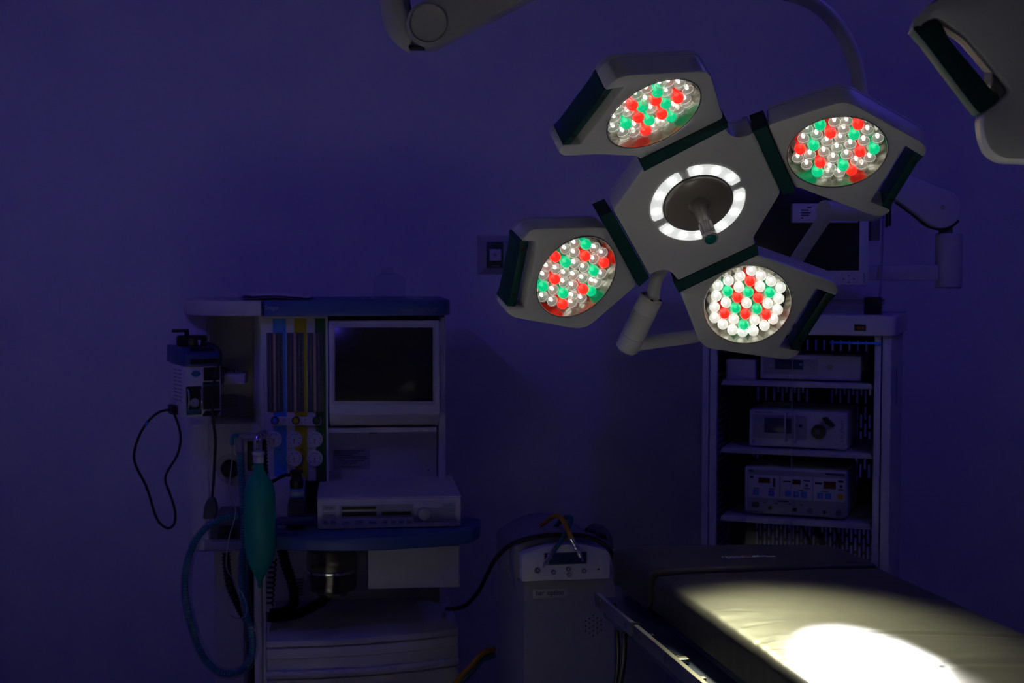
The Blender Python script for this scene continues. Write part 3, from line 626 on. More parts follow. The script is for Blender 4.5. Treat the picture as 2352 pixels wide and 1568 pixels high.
for (px, py) in ((629, 1009), (676, 1009), (723, 1009), (676, 1053), (723, 1053)):
    mb = MB(); A.disc(mb, px, py, 18.3, -.012, .014, 36, .0015); g = mb.build('pressure_gauge', 'white', fp); gp.append(g)
    x, z = A.p(px, py, -.012); mb = MB()
    for k in range(11):
        a = math.radians(-40 + k * 26); c = V((math.cos(a), math.sin(a))); t = V((-c.y, c.x)) * (.0006 if k % 2 else .0012)
        i0, i1 = (c * .017, c * .0215); mb.prism([(x + e.x, -.0122, z + e.y) for e in (i0 - t, i1 - t, i1 + t, i0 + t)], (0, -.0006, 0))
    mb.cyl((x, -.012, z), (x, -.0135, z), .0022, n=10); mb.build('dial_print', 'ink', g)
    mb = MB(); mb.prism([(x - .0008, -.0126, z), (x + .0012, -.0126, z), (x + .0004, -.0126, z - .0135), (x - .0026, -.0126, z - .0135)], (0, -.0006, 0)); mb.build('needle', 'red', g)
for (t, r) in (('N2O', (640, 1030, 648, 1034)), ('AIR', (688, 1030, 696, 1034)), ('PIPELINE', (660, 1028, 672, 1031)), ('PIPELINE', (704, 1028, 716, 1031))):
    text(t, A.rect(*r, -.0015), -.0018, fp, 'ink')
# monitor with hood
mb = MB(); zz = [Z(735, -.02), Z(953, -.06), Z(980, .02), Z(980, .1), Z(735, .1)]
x0, x1 = X(756, -.04), X(1010, -.04)
mb.prism([(x0, y, z) for y, z in zip((-.02, -.06, .03, .10, .10), zz)], (x1 - x0, 0, 0), .006); mon = mb.build('monitor_housing', 'beige', mach)
def tilt(px0, py0, px1, py1, off, th, mbx, rad=0):
    """plate lying on the sloping monitor front"""
    y0 = -.02 + (-.04) * 0; 
    P0 = V((0, -.02, zz[0])); dz = V((0, -.06, zz[1])) - P0; nn = V((0, dz.z, -dz.y)).normalized()
    if nn.y > 0: nn = -nn
    def hit(px, py):
        d = ray(px, py); d = V((d.dot(A.x), d.dot(A.y), d.z)); o = CAM - A.o; o = V((o.dot(A.x), o.dot(A.y), o.z))
        return o + d * ((P0 - o).dot(nn) / d.dot(nn)) + nn * off
    mbx.prism([hit(px0, py0), hit(px1, py0), hit(px1, py1), hit(px0, py1)], -nn * th, rad); return mbx
tilt(763, 745, 1000, 928, .003, .006, MB(), .002).build('screen_bezel', 'beige2', mon)
tilt(769, 752, 994, 921, .0045, .004, MB(), .0005).build('screen', 'screen', mon)
part('hood_lip', 'white', (752, 982, 1003, 993, .0, .10, .003))
rp = part('back_panel', 'beige', (752, 993, 1003, 1096, .085, .02))
mb = MB(); A.bx(mb, 848, 992, 866, 996, .07, .02, .001); mb.build('latch', 'dgrey', rp)
ls = part('label_sheet', 'lbl', (765, 1032, 850, 1078, .0842, .002), parent=rp)
mb = MB()
for k, (a, c) in enumerate(((769, 837), (769, 821), (769, 812), (775, 843), (775, 845), (778, 838), (782, 820), (782, 808), (782, 829))):
    y = 1034.5 + k * 4.6; A.bx(mb, a, y, c, y + 1.7, .0838, .001)
mb.build('instruction_print', 'ink', ls)
for px, py in ((757, 1083), (985, 1079)):
    mb = MB(); A.disc(mb, px, py, 2.4, .082, .004, 12); mb.build('panel_screw', 'mgrey', rp)
part('right_column', 'white', (1009, 728, 1024, 1568, .02, .3, .003))
# work surface
dyf = -.35
zm0, zm1 = Z(1213, dyf), Z(1146, dyf)
zw = zm0 - .003
fr = [(1104, -.20), (1102, -.32), (1085, -.40), (1000, -.455), (900, -.485), (800, -.49), (700, -.47), (640, -.44), (560, -.40), (555, -.32), (556, .12), (1020, .12), (1022, -.08)]
ws = [V((X(px, y, 1200), y)) for px, y in fr]
mb = MB(); mb.prism([(p.x, p.y, zw - .042) for p in rnd(ws, .02)], (0, 0, .042), .008, 3); wsf = mb.build('work_surface', 'blue', mach)
mb = MB(); A.bx(mb, 636, 1188, 722, 1206, -.36, .02, .003); mb.build('surface_recess', 'dblue', wsf)
mb = MB(); mb.box(X(603, .0), X(700, .0), -.14, .1, zw, Z(1106, -.14), .003); mb.build('module_side_block', 'beige', mach)
# ventilator control unit
mx0, mx1 = X(729, dyf, 1180), X(1058, dyf, 1180)
mb = MB(); mb.box(mx0, mx1, dyf, .12, zm0, zm1, .003); vm = mb.build('ventilator_unit', 'beige', mach)
mb = MB(); mb.box(mx0 - .002, mx1 + .002, dyf + .006, .12, zm1 - .001, zm1 + .004, .001); mb.build('unit_lid', 'beige', vm)
def V_(name, m, rects, dep=.0014, th=.0016):
    mb = MB()
    for r in rects: A.bx(mb, *r, dyf - dep, th, .0005)
    return mb.build(name, m, vm)
# picture lines of the unit rise slightly to the right: y = y0 - .026*(x-730)
def sk(x0, y0, x1, y1): s = -.012 * ((x0 + x1) / 2 - 895); return (x0, y0 + s, x1, y1 + s)
V_('control_membrane', 'cpanel', [(737, 1151, 1050, 1211)], .0006, .001)
V_('display_field', 'mgrey', [sk(779, 1158, 950, 1188), sk(950, 1166, 1045, 1200)], .0009, .0008)
for r in ((785, 1162, 864, 1169), (785, 1174.5, 865, 1184), (877, 1175, 944, 1183)): V_('segment_display', 'black', [sk(*r)], .0016)
for r, t in (((740, 1158, 771, 1170), 'Manual'), ((740, 1175, 772, 1187), 'Volume'), ((741, 1192, 754, 1204), 'SIMV'), ((760, 1192, 773, 1204), 'Pres'), ((785, 1193, 804, 1204), 'Freq'), ((816, 1193, 835, 1204), 'VT'), ((847, 1193, 866, 1204), 'Rate'),
             ((878, 1193, 891, 1204), 'I:E'), ((897, 1193, 910, 1204), 'Insp'), ((916, 1193, 929, 1204), 'PEEP'), ((934, 1193, 947, 1204), 'Plat'), ((1016, 1157, 1046, 1167), 'Test'), ((1019, 1189, 1049, 1200), 'Standby')):
    rr = sk(*r); kb = V_('key_button', 'lbl', [rr], .0022, .002)
    w = (rr[2] - rr[0]) * .2; text(t, A.rect(rr[0] + w, rr[1] + 4, rr[2] - w, rr[3] - 4, dyf - .0022), dyf - .0022, kb, 'ink')
mb = MB(); A.disc(mb, 974, 1182, 15, dyf - .028, .027, 30, .003); mb.build('rotary_knob', 'mgrey', vm)
# canister, white box, lower cabinet
x, _ = A.p(762, 1300, -.12); zc0 = Z(1350, -.12)
mb = MB(); mb.cyl((x, -.12, zc0), (x, -.12, zw - .042), .082, n=40, ch=.004); ab = mb.build('absorber_canister', 'jar', mach)
zr = Z(1322, -.2); mb = MB(); mb.lathe([(.083, zr), (.0855, zr + .003), (.0855, zr + .009), (.083, zr + .012), (.083, zr)], (x, -.12, 0), (0, 0, 1), 40); mb.build('canister_ring', 'chrome', ab)
mb = MB(); mb.lathe([(0, zc0 - .02), (.05, zc0 - .02), (.052, zc0)], (x, -.12, 0), (0, 0, 1), 32); mb.build('canister_outlet', 'dgrey', ab)
part('underside_box', 'beige', (845, 1255, 1055, 1350, -.33, .40, .003))
zt2 = Z(1472, -.42, 640)
def bow(dx=0, dz=0): return [V((X(px, y, 1470), y - dx)) for px, y in ((612, -.42), (740, -.42), (850, -.405), (950, -.375), (1052, -.325))]
def slab(z0, z1, dx, name, m='beige'):
    f = bow(dx); pts = f + [V((f[-1].x, .12)), V((f[0].x, .12))]
    mb = MB(); mb.prism([(p.x, p.y, z0) for p in pts], (0, 0, z1 - z0), .003); return mb.build(name, m, mach)
k1 = F / 4.4
slab(zt2 - 15 / k1, zt2, 0, 'cabinet_top')
slab(zt2 - 42 / k1, zt2 - 19 / k1, 0, 'pull_shelf')
dr = slab(.30, zt2 - 43 / k1, -.006, 'drawer_front'); 
f = bow(.004); z = Z(1541, -.42); mb = MB(); mb.tube([(p.x, p.y - .002, z) for p in f], .010, 10); mb.build('drawer_grip', 'beige', dr)
slab(FZ + .1, .296, -.006, 'drawer_front')
mb = MB(); mb.box(X(612, -.3), X(1050, -.3), -.30, .5, FZ + .02, FZ + .105, .01); mb.build('floor_base', 'beige2', mach)
for px in (640, 1010):
    for y in (-.25, .42):
        mb = MB(); xx = X(px, -.2); mb.cyl((xx - .02, y, FZ + .03), (xx + .02, y, FZ + .03), .03, n=20, ch=.003); mb.build('castor', 'rubber', mach)
mb = MB(); A.bx(mb, 584, 1230, 603, 1800, -.32, .06, .012); A.bx(mb, 604, 1230, 613, 1800, -.31, .03, .004); mb.build('front_post', 'beige', mach)
# bag arm (chrome) and side circuit manifold
p = [A.q(592, 1040, -.44), A.q(592, 1012, -.44), A.q(596, 1003, -.42), A.q(606, 996, -.34), A.q(606, 997, .10)]
mb = MB(); mb.tube(p, .014, 18); ba = mb.build('bag_mount', 'chrome', mach)
mb = MB(); mb.cyl(A.q(548, 1001, -.40), A.q(594, 1001, -.40), .0105, n=18); mb.build('bag_mount_tube', 'pleat', ba)
mb = MB(); mb.tube([A.q(470, 1252, -.30), A.q(500, 1251, -.30), A.q(545, 1251, -.30), A.q(585, 1250, -.30)], .019, 20, corr=(.012, .0012)); mf = mb.build('circuit_manifold', 'pleat', mach)
mb = MB(); mb.box(*[f(px, -.2, 1240) for f, px in ((X, 485), (X, 590))], -.22, .14, Z(1238, -.22), Z(1198, -.22), .006); mb.build('valve_block', 'dgrey', mach)
mb = MB(); mb.cyl(A.q(520, 1238, -.24), A.q(520, 1205, -.24), .03, .022, n=24, ch=.003); mb.build('valve_dome', 'black', mach)
# coiled black cord and corrugated black hoses inside the recess
def hose(name, pts, r, lab, m='rubber', corr=None, cat='hose', group=None, n=12):
    mb = MB(); mb.tube([A.w(A.q(*p)) for p in pts], r, n, corr=corr); o = mb.build(name, m); return tag(o, lab, cat, group)
GB = 'black corrugated hoses of the anaesthesia machine'
hose('corrugated_hose', [(519, 1268, -.30), (522, 1310, -.31), (530, 1350, -.32), (545, 1385, -.32), (560, 1412, -.33), (578, 1430, -.33)], .0125, 'black ribbed hose running down from the clear manifold at the left of the machine', corr=(.011, .0022), group=GB)
hose('corrugated_hose', [(577, 1262, -.20), (577, 1300, -.20), (576, 1350, -.20), (575, 1420, -.22), (577, 1500, -.24), (578, 1640, -.24)], .0125, 'black ribbed hose straight down between green bag and front post', corr=(.011, .0022), group=GB)
hose('corrugated_hose', [(648, 1262, -.16), (656, 1295, -.16), (668, 1330, -.16), (675, 1360, -.16), (672, 1390, -.17), (650, 1405, -.19), (620, 1408, -.20)], .0165, 'black ribbed hose curving down into a heap under the blue surface', corr=(.012, .0026), group=GB)
hose('corrugated_hose', [(762, 1360, -.14), (742, 1378, -.16), (712, 1396, -.18), (680, 1410, -.19), (640, 1417, -.20), (612, 1416, -.22)], .0155, 'black ribbed hose leading from the glass canister to the left', corr=(.012, .0026), group=GB)
hose('corrugated_hose', [(604, 1012, -.35), (606, 1045, -.33), (608, 1080, -.32), (611, 1110, -.31), (622, 1140, -.30), (626, 1196, -.30)], .0105, 'black ribbed hose rising behind the neck of the green bag', corr=(.012, .0022), group=GB)
cp = []
for k in range(90):
    t = k / 89; a = t * 2 * math.pi * 9; cp.append(A.w(A.q(627 - 8 * t + 8 * math.cos(a), 1285 + 105 * t + 3 * math.sin(a), -.24 + .022 * math.sin(a))))
mb = MB(); mb.tube(cp, .003, 8, step=.01); tag(mb.build('coiled_cord', 'rubber'), 'black coiled cord hanging under the blue surface beside the front post', 'cord')
# flow sensor standing on the surface
cx, cz = A.p(682, 1190, -.30); c0 = A.w((cx, -.30, 0)); 
fs = thing('flow_sensor', 'clear squat jar with black cap and blue ring on the blue surface', 'flow sensor', (c0.x, c0.y, zw))
def fz(py): return Z(py, -.30, 680) - zw
mb = MB(); mb.lathe([(0, .0), (.028, .0), (.030, .004), (.030, fz(1160)), (.027, fz(1150)), (.022, fz(1143)), (.022, fz(1140)), (0, fz(1140))], (0, 0, 0), (0, 0, 1), 30); mb.build('jar', 'jar', fs)
mb = MB(); mb.lathe([(.031, .008), (.0325, .01), (.0325, .018), (.031, .02), (.031, .008)], (0, 0, 0), (0, 0, 1), 30); mb.build('jar_ring', 'dgrey', fs)
mb = MB(); mb.lathe([(0, fz(1141)), (.0215, fz(1141)), (.0225, fz(1139)), (.0225, fz(1123)), (.0215, fz(1121)), (0, fz(1121))], (0, 0, 0), (0, 0, 1), 30); rg = mb.build('sensor_ring', 'sblue', fs)
mb = MB(); mb.lathe([(.0222, fz(1136.5)), (.0229, fz(1136)), (.0229, fz(1127.5)), (.0222, fz(1127)), (.0222, fz(1136.5))], (0, 0, 0), (0, 0, 1), 30); mb.build('ring_label', 'lbl', rg)
mb = MB(); mb.lathe([(0, fz(1121)), (.021, fz(1121)), (.0215, fz(1112)), (.0225, fz(1104)), (.018, fz(1099)), (.016, fz(1088)), (.0215, fz(1084)), (.0225, fz(1081)), (.0215, fz(1079)), (.0, fz(1080))], (0, 0, 0), (0, 0, 1), 30); mb.build('black_cap', 'black', fs)
hose('sensor_cable', [(668, 1090, -.30), (655, 1091, -.30), (643, 1096, -.31), (632, 1102, -.32), (620, 1108, -.34)], .0055, 'short black ribbed cable from the jar cap towards the green bag', corr=(.008, .0011), cat='cable')
mb = MB(); mb.box(-.014, .014, -.012, .012, 0, .016, .002)
for v in mb.bm.verts: v.co += A.w((A.p(649, 1188, -.30)[0], -.30, zw))
tag(mb.build('small_connector', 'white'), 'small pale square connector lying left of the clear jar', 'connector')
# breathing bag
bagp = [(1059, 583, 606), (1064, 583.5, 605), (1076, 583, 606), (1084, 580, 610), (1094, 573, 617), (1105, 567, 624), (1118, 562, 630), (1135, 560, 632.5), (1180, 560.5, 633), (1225, 561, 633), (1255, 562, 633), (1275, 566, 630), (1295, 572, 624), (1315, 581, 612), (1328, 588, 605), (1335, 591.5, 602.5), (1347, 592, 602), (1349, 594, 600)]
BY = -.46; b0 = A.w(A.q(597, 1190, BY))
bag = thing('breathing_bag', 'green rubber breathing bag hanging neck up from a chrome elbow', 'breathing bag', b0)
mb = MB(); bm = mb.bm; rows = []
for py, l, r in bagp:
    a = A.q(l, py, BY); c = A.q(r, py, BY); m_ = (a + c) / 2; hw = (c.x - a.x) / 2; dp = hw * (.95 if hw < .02 else .72); n = 28
    rows.append([bm.verts.new(A.w((m_.x + hw * math.cos(2 * math.pi * k / n), BY + dp * math.sin(2 * math.pi * k / n) * (1 if abs(math.cos(2 * math.pi * k / n)) < .97 else 1), m_.z)) - b0) for k in range(n)])
for a, c in zip(rows, rows[1:]):
    for k in range(28): bm.faces.new([a[k], a[(k + 1) % 28], c[(k + 1) % 28], c[k]])
bm.faces.new(rows[0]); bm.faces.new(rows[-1][::-1]); mb.build('bag', 'bag', bag)
def bl_(px, py): return A.w(A.q(px, py, BY)) - b0
mb = MB(); c = bl_(594, 1060); zz_ = lambda py: bl_(594, py).z - c.z
mb.lathe([(0, zz_(1062)), (.0165, zz_(1062)), (.0165, zz_(1047)), (.0185, zz_(1045)), (.0195, zz_(1042)), (.0195, zz_(1039)), (.0185, zz_(1037)), (0, zz_(1037))], c, (0, 0, 1), 28); mb.build('neck_collar', 'white', bag)
# blue breathing hose in a clear sleeve, thin sampling line
hp_ = [(552, 1038, -.40), (554, 1080, -.40), (557, 1120, -.40), (561, 1180, -.40), (561, 1240, -.40), (556, 1300, -.40), (557, 1350, -.41), (566, 1410, -.43), (577, 1450, -.43), (580, 1490, -.43), (568, 1525, -.43), (545, 1543, -.43), (515, 1546, -.43), (488, 1532, -.43), (460, 1495, -.43), (440, 1440, -.43), (427, 1380, -.43), (425, 1330, -.43), (432, 1285, -.43), (450, 1240, -.43), (478, 1208, -.42), (515, 1190, -.41), (548, 1183, -.40)]
wpts = [A.w(A.q(*p)) for p in hp_]; h0 = wpts[0]
bh = thing('breathing_hose', 'blue ribbed breathing hose in a clear sleeve, looped low at the left of the machine', 'hose', h0)
mb = MB(); mb.tube(wpts, .0105, 12, corr=(.009, .0012)); mb.build('blue_hose', 'hose', bh, off=h0)
mb = MB(); mb.tube([p + V((.0035, 0, 0)) for p in wpts], .0165, 12, step=.02); mb.build('clear_sleeve', 'sleeve', bh, off=h0)
mb = MB(); mb.tube([A.w(A.q(*p)) for p in ((551, 1042, -.40), (550, 1020, -.40), (548, 1004, -.40))], .0125, 16); mb.build('hose_connector', 'pleat', bh, off=h0)
mb = MB(); mb.tube([A.w(A.q(*p)) for p in ((548, 1000, -.41), (537, 1000, -.415), (533, 1008, -.415), (534, 1022, -.415))], .0062, 12); mb.build('sample_port', 'hose', bh, off=h0)
hose('sampling_line', [(534, 1023, -.42), (533, 1060, -.42), (527, 1110, -.42), (530, 1150, -.42), (541, 1166, -.43), (538, 1195, -.44), (525, 1240, -.44), (520, 1300, -.45), (535, 1330, -.45), (556, 1362, -.45), (567, 1395, -.45), (562, 1415, -.45), (545, 1420, -.45), (528, 1412, -.45)], .0019, 'thin clear sampling line dangling beside the blue breathing hose', m='cable', cat='tube', n=8)
# things on top of the machine
ztop = zt + .001
def topz(px, py): return atz(px, py, ztop)
pts = [topz(*p) for p in ((552, 688.5), (700, 688), (712, 682.5), (560, 681.5))]
p0 = sum(pts, V()) / 4
for k, (dx, dyy, dz, lab) in enumerate(((0, 0, 0, 'flat paper sheet lying on top of the machine, the lowest of three'), (.012, .01, .004, 'middle paper sheet of three on top of the machine'), (-.014, .004, .008, 'uppermost curled paper sheet on top of the machine'))):
    mb = MB(); bm = mb.bm; g = []
    for i in range(9):
        for j in range(2):
            q = pts[0].lerp(pts[1], i / 8).lerp(pts[3].lerp(pts[2], i / 8), j); t = i / 8
            up = dz + .012 * max(0, .22 - t) / .22 * (k + 1) * .4 + .006 * math.sin(t * 3.1)
            g.append(bm.verts.new(q + V((dx, dyy, up + .0005)) - p0))
    for i in range(8): bm.faces.new([g[2 * i], g[2 * i + 2], g[2 * i + 3], g[2 * i + 1]])
    r = bmesh.ops.extrude_face_region(bm, geom=bm.faces[:])
    for v in r['geom']:
        if isinstance(v, bmesh.types.BMVert): v.co.z += .0006
    o = mb.build('paper_sheet', 'paper'); o.location = p0; tag(o, lab, 'paper', 'papers on top of the machine')
c0 = topz(893, 689); cup = thing('clear_plastic_mask', 'crumpled clear plastic mask on top of the machine near its right end', 'plastic mask', c0)
def wob(mb, amp, sd):
    for v in mb.bm.verts: v.co += V((NZ.noise(v.co * 24 + V((sd, 0, 0))), NZ.noise(v.co * 24 + V((0, sd, 5))), NZ.noise(v.co * 24 + V((3, 0, sd))) * .5)) * amp
    for v in mb.bm.verts: v.co.z = max(v.co.z, .0008)
    return mb
mb = MB(); mb.lathe([(.066, .001), (.068, .004), (.060, .012), (.052, .02), (.054, .05), (.050, .075), (.030, .088), (.022, .092)], (0, .0, 0), (0, 0, 1), 30); wob(mb, .010, 2).build('mask_shell', 'clear', cup)
mb = MB(); mb.lathe([(.022, .085), (.024, .092), (.020, .098), (.020, .112), (.013, .112)], (-.004, 0, 0), (0, 0, 1), 20); mb.build('mask_port', 'clear', cup)
mb = MB(); mb.lathe([(.085, .0012), (.088, .006), (.070, .014), (.066, .006)], (.022, .0, 0), (0, 0, 1), 30); wob(mb, .006, 6).build('mask_rim', 'clear', cup)
# ------------------------------------------------------------------ vaporizer hung on the left of the machine
Q = Fr(428, 4.62, .52)
vap = thing('vaporizer', 'beige and blue vaporizer with black dial hung on the left side of the machine', 'vaporizer', Q.o, Q.a)
def qb(name, m, *rects, parent=None):
    mb = MB()
    for r in rects: Q.bx(mb, *r)
    return mb.build(name, m, parent or vap)
QX = lambda px, py=900: Q.p(px, py, 0)[0]
QZ = lambda py, px=466: Q.p(px, py, 0)[1]
x0, x1 = QX(428), QX(508)
mb = MB(); mb.box(x0, x1, 0, .20, QZ(957), QZ(840), .004); vb = mb.build('body', 'beige', vap)
mb = MB(); mb.prism([(x0 - .004, y, z) for y, z in ((-.006, QZ(840)), (-.006, QZ(813)), (.035, QZ(797)), (.20, QZ(797)), (.205, QZ(836)))], (x1 - x0 + .008, 0, 0), .003); bc = mb.build('blue_cap', 'dblue', vap)
mb = MB(); mb.prism([(x0 + .022, .028 - .003, QZ(800)), (x1 - .02, .028 - .003, QZ(800)), (x1 - .016, .012 - .003, QZ(806)), (x0 + .016, .012 - .003, QZ(806))], (0, -.001, .003)); mb.build('cap_window', 'black', bc)
qb('cap_label', 'black', (437, 824, 502, 835, -.0072, .003), parent=bc)
xc = (x0 + x1) / 2 - .012; zc = QZ(797)
mb = MB(); mb.lathe([(0, 0), (.048, 0), (.050, .003), (.050, .030), (.046, .035), (0, .035)], (xc, .085, zc), (0, 0, 1), 40); dl = mb.build('dial', 'black', vap)
mb = MB(); mb.box(xc - .060, xc - .005, .10, .112, zc + .045, zc + .055, .002); mb.box(xc - .018, xc - .004, .10, .112, zc + .03, zc + .05, .002); mb.build('dial_lever', 'black', dl)
mb = MB(); mb.prism([(xc + .004, .0345, zc + .022), (xc + .016, .0345, zc + .022), (xc + .012, .0345, zc + .004), (xc + .008, .0345, zc + .004)], (0, .003, 0)); mb.build('dial_mark', 'white', dl)
mb = MB(); x, z = Q.p(450, 858, 0); mb.lathe([(0, -.0015), (.0155, -.0015), (.0155, .001)], (0, 0, 0), (0, 1, 0), 28)
for v in mb.bm.verts: v.co = V((x + v.co.x, v.co.y, z + v.co.z * .68))
mb.build('oval_badge', 'blueoval', vb)
qb('display_panel', 'black', (468, 843, 505, 873, -.002, .004), parent=vb)
dp = qb('gauge_panel', 'black', (467, 876, 505, 939, -.002, .004), parent=vb)
qb('panel_strip', 'tealstrip', (467.5, 882, 504.5, 886, -.003, .002), parent=dp)
fw = qb('filling_window', 'black', (428.5, 887, 463, 952, -.0025, .004), parent=vb)
qb('window_strip', 'tealstrip', (429, 940, 461, 951, -.0035, .002), parent=fw)
mb = MB(); x, z = Q.p(446, 925, 0); mb.cyl((x, -.002, z), (x, -.018, z), .016, .013, n=24, ch=.003); mb.build('filler_cap', 'mgrey', fw)
mb = MB()
for px in (430.5, 460): 
    x, z = Q.p(px, 915, 0); mb.tube([(x, -.004, z - .035), (x, -.014, z - .02), (x, -.018, z), (x, -.014, z + .02), (x, -.004, z + .03)], .003, 8)
mb.build('cap_bracket', 'steel', fw)
mb = MB()
for k in range(9):
    z = QZ(852) - .0125 * k
    for c in (0, 1): mb.box(x0 - .0008, x0 + .001, .05 + c * .05, .09 + c * .05, z - .0012, z + .0012)
mb.build('vent_slots', 'dgrey', vb)
mb = MB(); mb.prism([(QX(464), -.001, QZ(955)), (QX(470), -.02, QZ(943)), (QX(503), -.02, QZ(943)), (QX(498), -.001, QZ(957))], (0, .015, 0), .001); mb.build('lower_grip', 'black', vb)
mb = MB(); A.bx(mb, 455, 862, 500, 892, -.02, .40, .004); mb.build('vaporizer_mount', 'dgrey', mach)
mb = MB(); mb.box(x0 - .016, x0 + .004, .10, .16, QZ(957), QZ(935), .003); inl = mb.build('cord_inlet', 'black', vb)
# cords
def wp3(pts): return [at(*p) for p in pts]
mb = MB(); w = wp3([(404, 942, 4.70), (390, 941, 4.66), (368, 945, 4.64), (345, 962, 4.64), (325, 990, 4.64), (311, 1025, 4.64), (308, 1055, 4.64), (318, 1082, 4.64), (333, 1110, 4.64), (344, 1140, 4.64), (354, 1175, 4.64), (366, 1200, 4.64), (385, 1213, 4.64), (399, 1205, 4.64), (403, 1185, 4.64), (399, 1160, 4.64), (389, 1130, 4.65), (380, 1105, 4.66), (382, 1088, 4.67), (392, 1070, 4.68), (407, 1045, 4.69), (415, 1010, 4.70), (411, 980, 4.71), (402, 955, 4.71), (398, 944, 4.71)])
QI = (Matrix.Translation(Q.o) @ Matrix.Rotation(Q.a, 4, 'Z')).inverted()
def vpart(mb, name, m, par=None, label=None):
    for v in mb.bm.verts: v.co = QI @ v.co
    return mb.build(name, m, par or vap, label)
mb.tube(w, .0043, 10); cb = vpart(mb, 'looped_cord', 'rubber')
mb = MB(); mb.tube([w[3].lerp(w[4], .25), w[3].lerp(w[4], .55)], .0047, 10, raw=True); vpart(mb, 'tape_band', 'sblue', cb, 'blue tape band')
mb = MB(); w = wp3([(472, 788, 4.60), (484, 789, 4.56), (497, 796, 4.54), (506, 809, 4.53), (507, 822, 4.52), (502, 838, 4.52), (494, 865, 4.51), (489, 900, 4.50), (488, 940, 4.50), (491, 975, 4.50), (495, 1010, 4.50), (493, 1060, 4.50), (490, 1110, 4.50), (487, 1146, 4.50)]); mb.tube(w, .0046, 10); vpart(mb, 'power_cord', 'rubber')
mb = MB(); P = [at(x, y, 4.50) for x, y in ((481, 1142), (493, 1142), (499, 1160), (500, 1172), (495, 1190), (468, 1190), (470, 1165), (474, 1152))]; mb.prism([p + V((0, -.015, 0)) for p in P], (0, .03, 0), .004); pg = vpart(mb, 'power_plug', 'dgrey')
for x in (474, 480.5, 486):
    mb = MB(); p = at(x, 1189, 4.50); mb.box(p.x - .0015, p.x + .0015, p.y - .004, p.y + .004, p.z - .018, p.z, .0004); vpart(mb, 'prong', 'steel', pg)
# ------------------------------------------------------------------ wall gas outlet
w0 = at(1135, 585, WY)
go = thing('wall_gas_outlet', 'gas outlet with dark green label in a sloping square frame on the back wall', 'gas outlet', w0)
def wl(px, py, d=0.): p = at(px, py, WY - d); return p - w0
q = [wl(*p) for p in ((1096, 541), (1176, 541), (1176, 630), (1096, 630))]; qi = [wl(*p, .03) for p in ((1117, 555), (1157, 555), (1157, 616), (1117, 616))]
mb = MB(); bm = mb.bm; a = [bm.verts.new(p) for p in q]; c = [bm.verts.new(p) for p in qi]
for k in range(4): bm.faces.new([a[k], a[(k + 1) % 4], c[(k + 1) % 4], c[k]])
bm.faces.new(c); bm.faces.new(a[::-1]); mb.build('bevelled_frame', 'arm', go, flat=True)
def wbox(mb, x0, y0, x1, y1, d, th, bev=0.):
    a = wl(x0, y1, d); c = wl(x1, y0, d); return mb.box(a.x, c.x, a.y - 0, a.y + th, a.z, c.z, bev)
mb = MB(); wbox(mb, 1117.5, 555, 1156, 615.5, .032, .004, .001); ol = mb.build('label_plate', 'oxy', go)
mb = MB(); wbox(mb, 1124.5, 572, 1150.5, 598.5, .035, .005, .002); os_ = mb.build('socket_plate', 'cpanel', go)
p = wl(1137, 585, .036); mb = MB(); mb.lathe([(.0, 0), (.0075, 0), (.0085, .002), (.0085, .006), (0, .006)], p, (0, 1, 0), 20); mb.build('socket_pin', 'chrome', os_)
WB = (V((0, wl(1137, 585, .032).y, 0)), V((1, 0, 0)), V((0, 0, 1)), V((0, -1, 0)))
def wr(x0, y0, x1, y1): a = wl(x0, y1, .032); c = wl(x1, y0, .032); return (a.x, c.x, a.z, c.z)
text('OXIGENO', wr(1124.5, 558.5, 1149, 562), 0, ol, 'dletter', basis=WB)
mb = MB(); wbox(mb, 1129, 609, 1148, 611.5, .0325, .0006); mb.lathe([(.004, 0), (.004, .0006), (.0028, .0006), (.0028, 0)], wl(1124.5, 610, .0326), (0, 1, 0), 16); mb.build('maker_print', 'dletter', ol)
for y in (565, 604): mb = MB(); wbox(mb, 1119.5, y, 1154, y + .6, .0325, .0006); mb.build('rule_line', 'dletter', ol)
for y in (565, 604):
    mb = MB(); mb.lathe([(0, 0), (.0045, 0), (.0045, .002)], wl(1136.5, y, .0335), (0, 1, 0), 14); mb.build('plate_screw', 'screw', ol)
# ------------------------------------------------------------------ cryo console
K = Fr(1200, 3.95, .17)
con = thing('cryotherapy_console', 'pale console with rounded top, control panel and round speaker grille beside the table head', 'medical console', K.o, K.a)
KX = lambda px, dy=0, py=1400: K.p(px, py, dy)[0]
KZ = lambda py, dy=0, px=1306: K.p(px, py, dy)[1]
x0, x1 = KX(1203), KX(1413); zs = KZ(1328)
mb = MB(); mb.box(x0, x1, 0, .46, FZ + .03, zs, .006); mb.box(x0 + .02, x1 - .02, .02, .44, FZ, FZ + .04); mb.build('body', 'console', con)
def arch(xa, xb, z0, zsh, zc, n=14):
    r = [(xa, z0), (xb, z0), (xb, zsh)]
    for k in range(1, n): t = k / n; r.append((xb + (xa - xb) * t, zsh + (zc - zsh) * (1 - (2 * t - 1) ** 2)))
    return r + [(xa, zsh)]
def archp(xa, xb, z0, zsh, zc, y0, dep, bev=.004): return MB().prism([(x, y0, z) for x, z in arch(xa, xb, z0, zsh, zc)], (0, dep, 0), bev, 2)
xa = KX(1197); xb = KX(1398)
cp_ = archp(xa, xb, zs - .002, KZ(1268), KZ(1247), -.014, .06).build('control_panel', 'cpanel', con)
archp(xa - .012, xb + .012, zs - .002, KZ(1254), KZ(1228), .03, .10).build('panel_hood', 'dome', con)
xd0, xd1 = KX(1118, .40), KX(1400, .40)
archp(x0 - .004, x1 + .0, zs - .05, KZ(1262, .12), KZ(1222, .12), .12, .34, .03).build('rear_dome', 'dome', con)
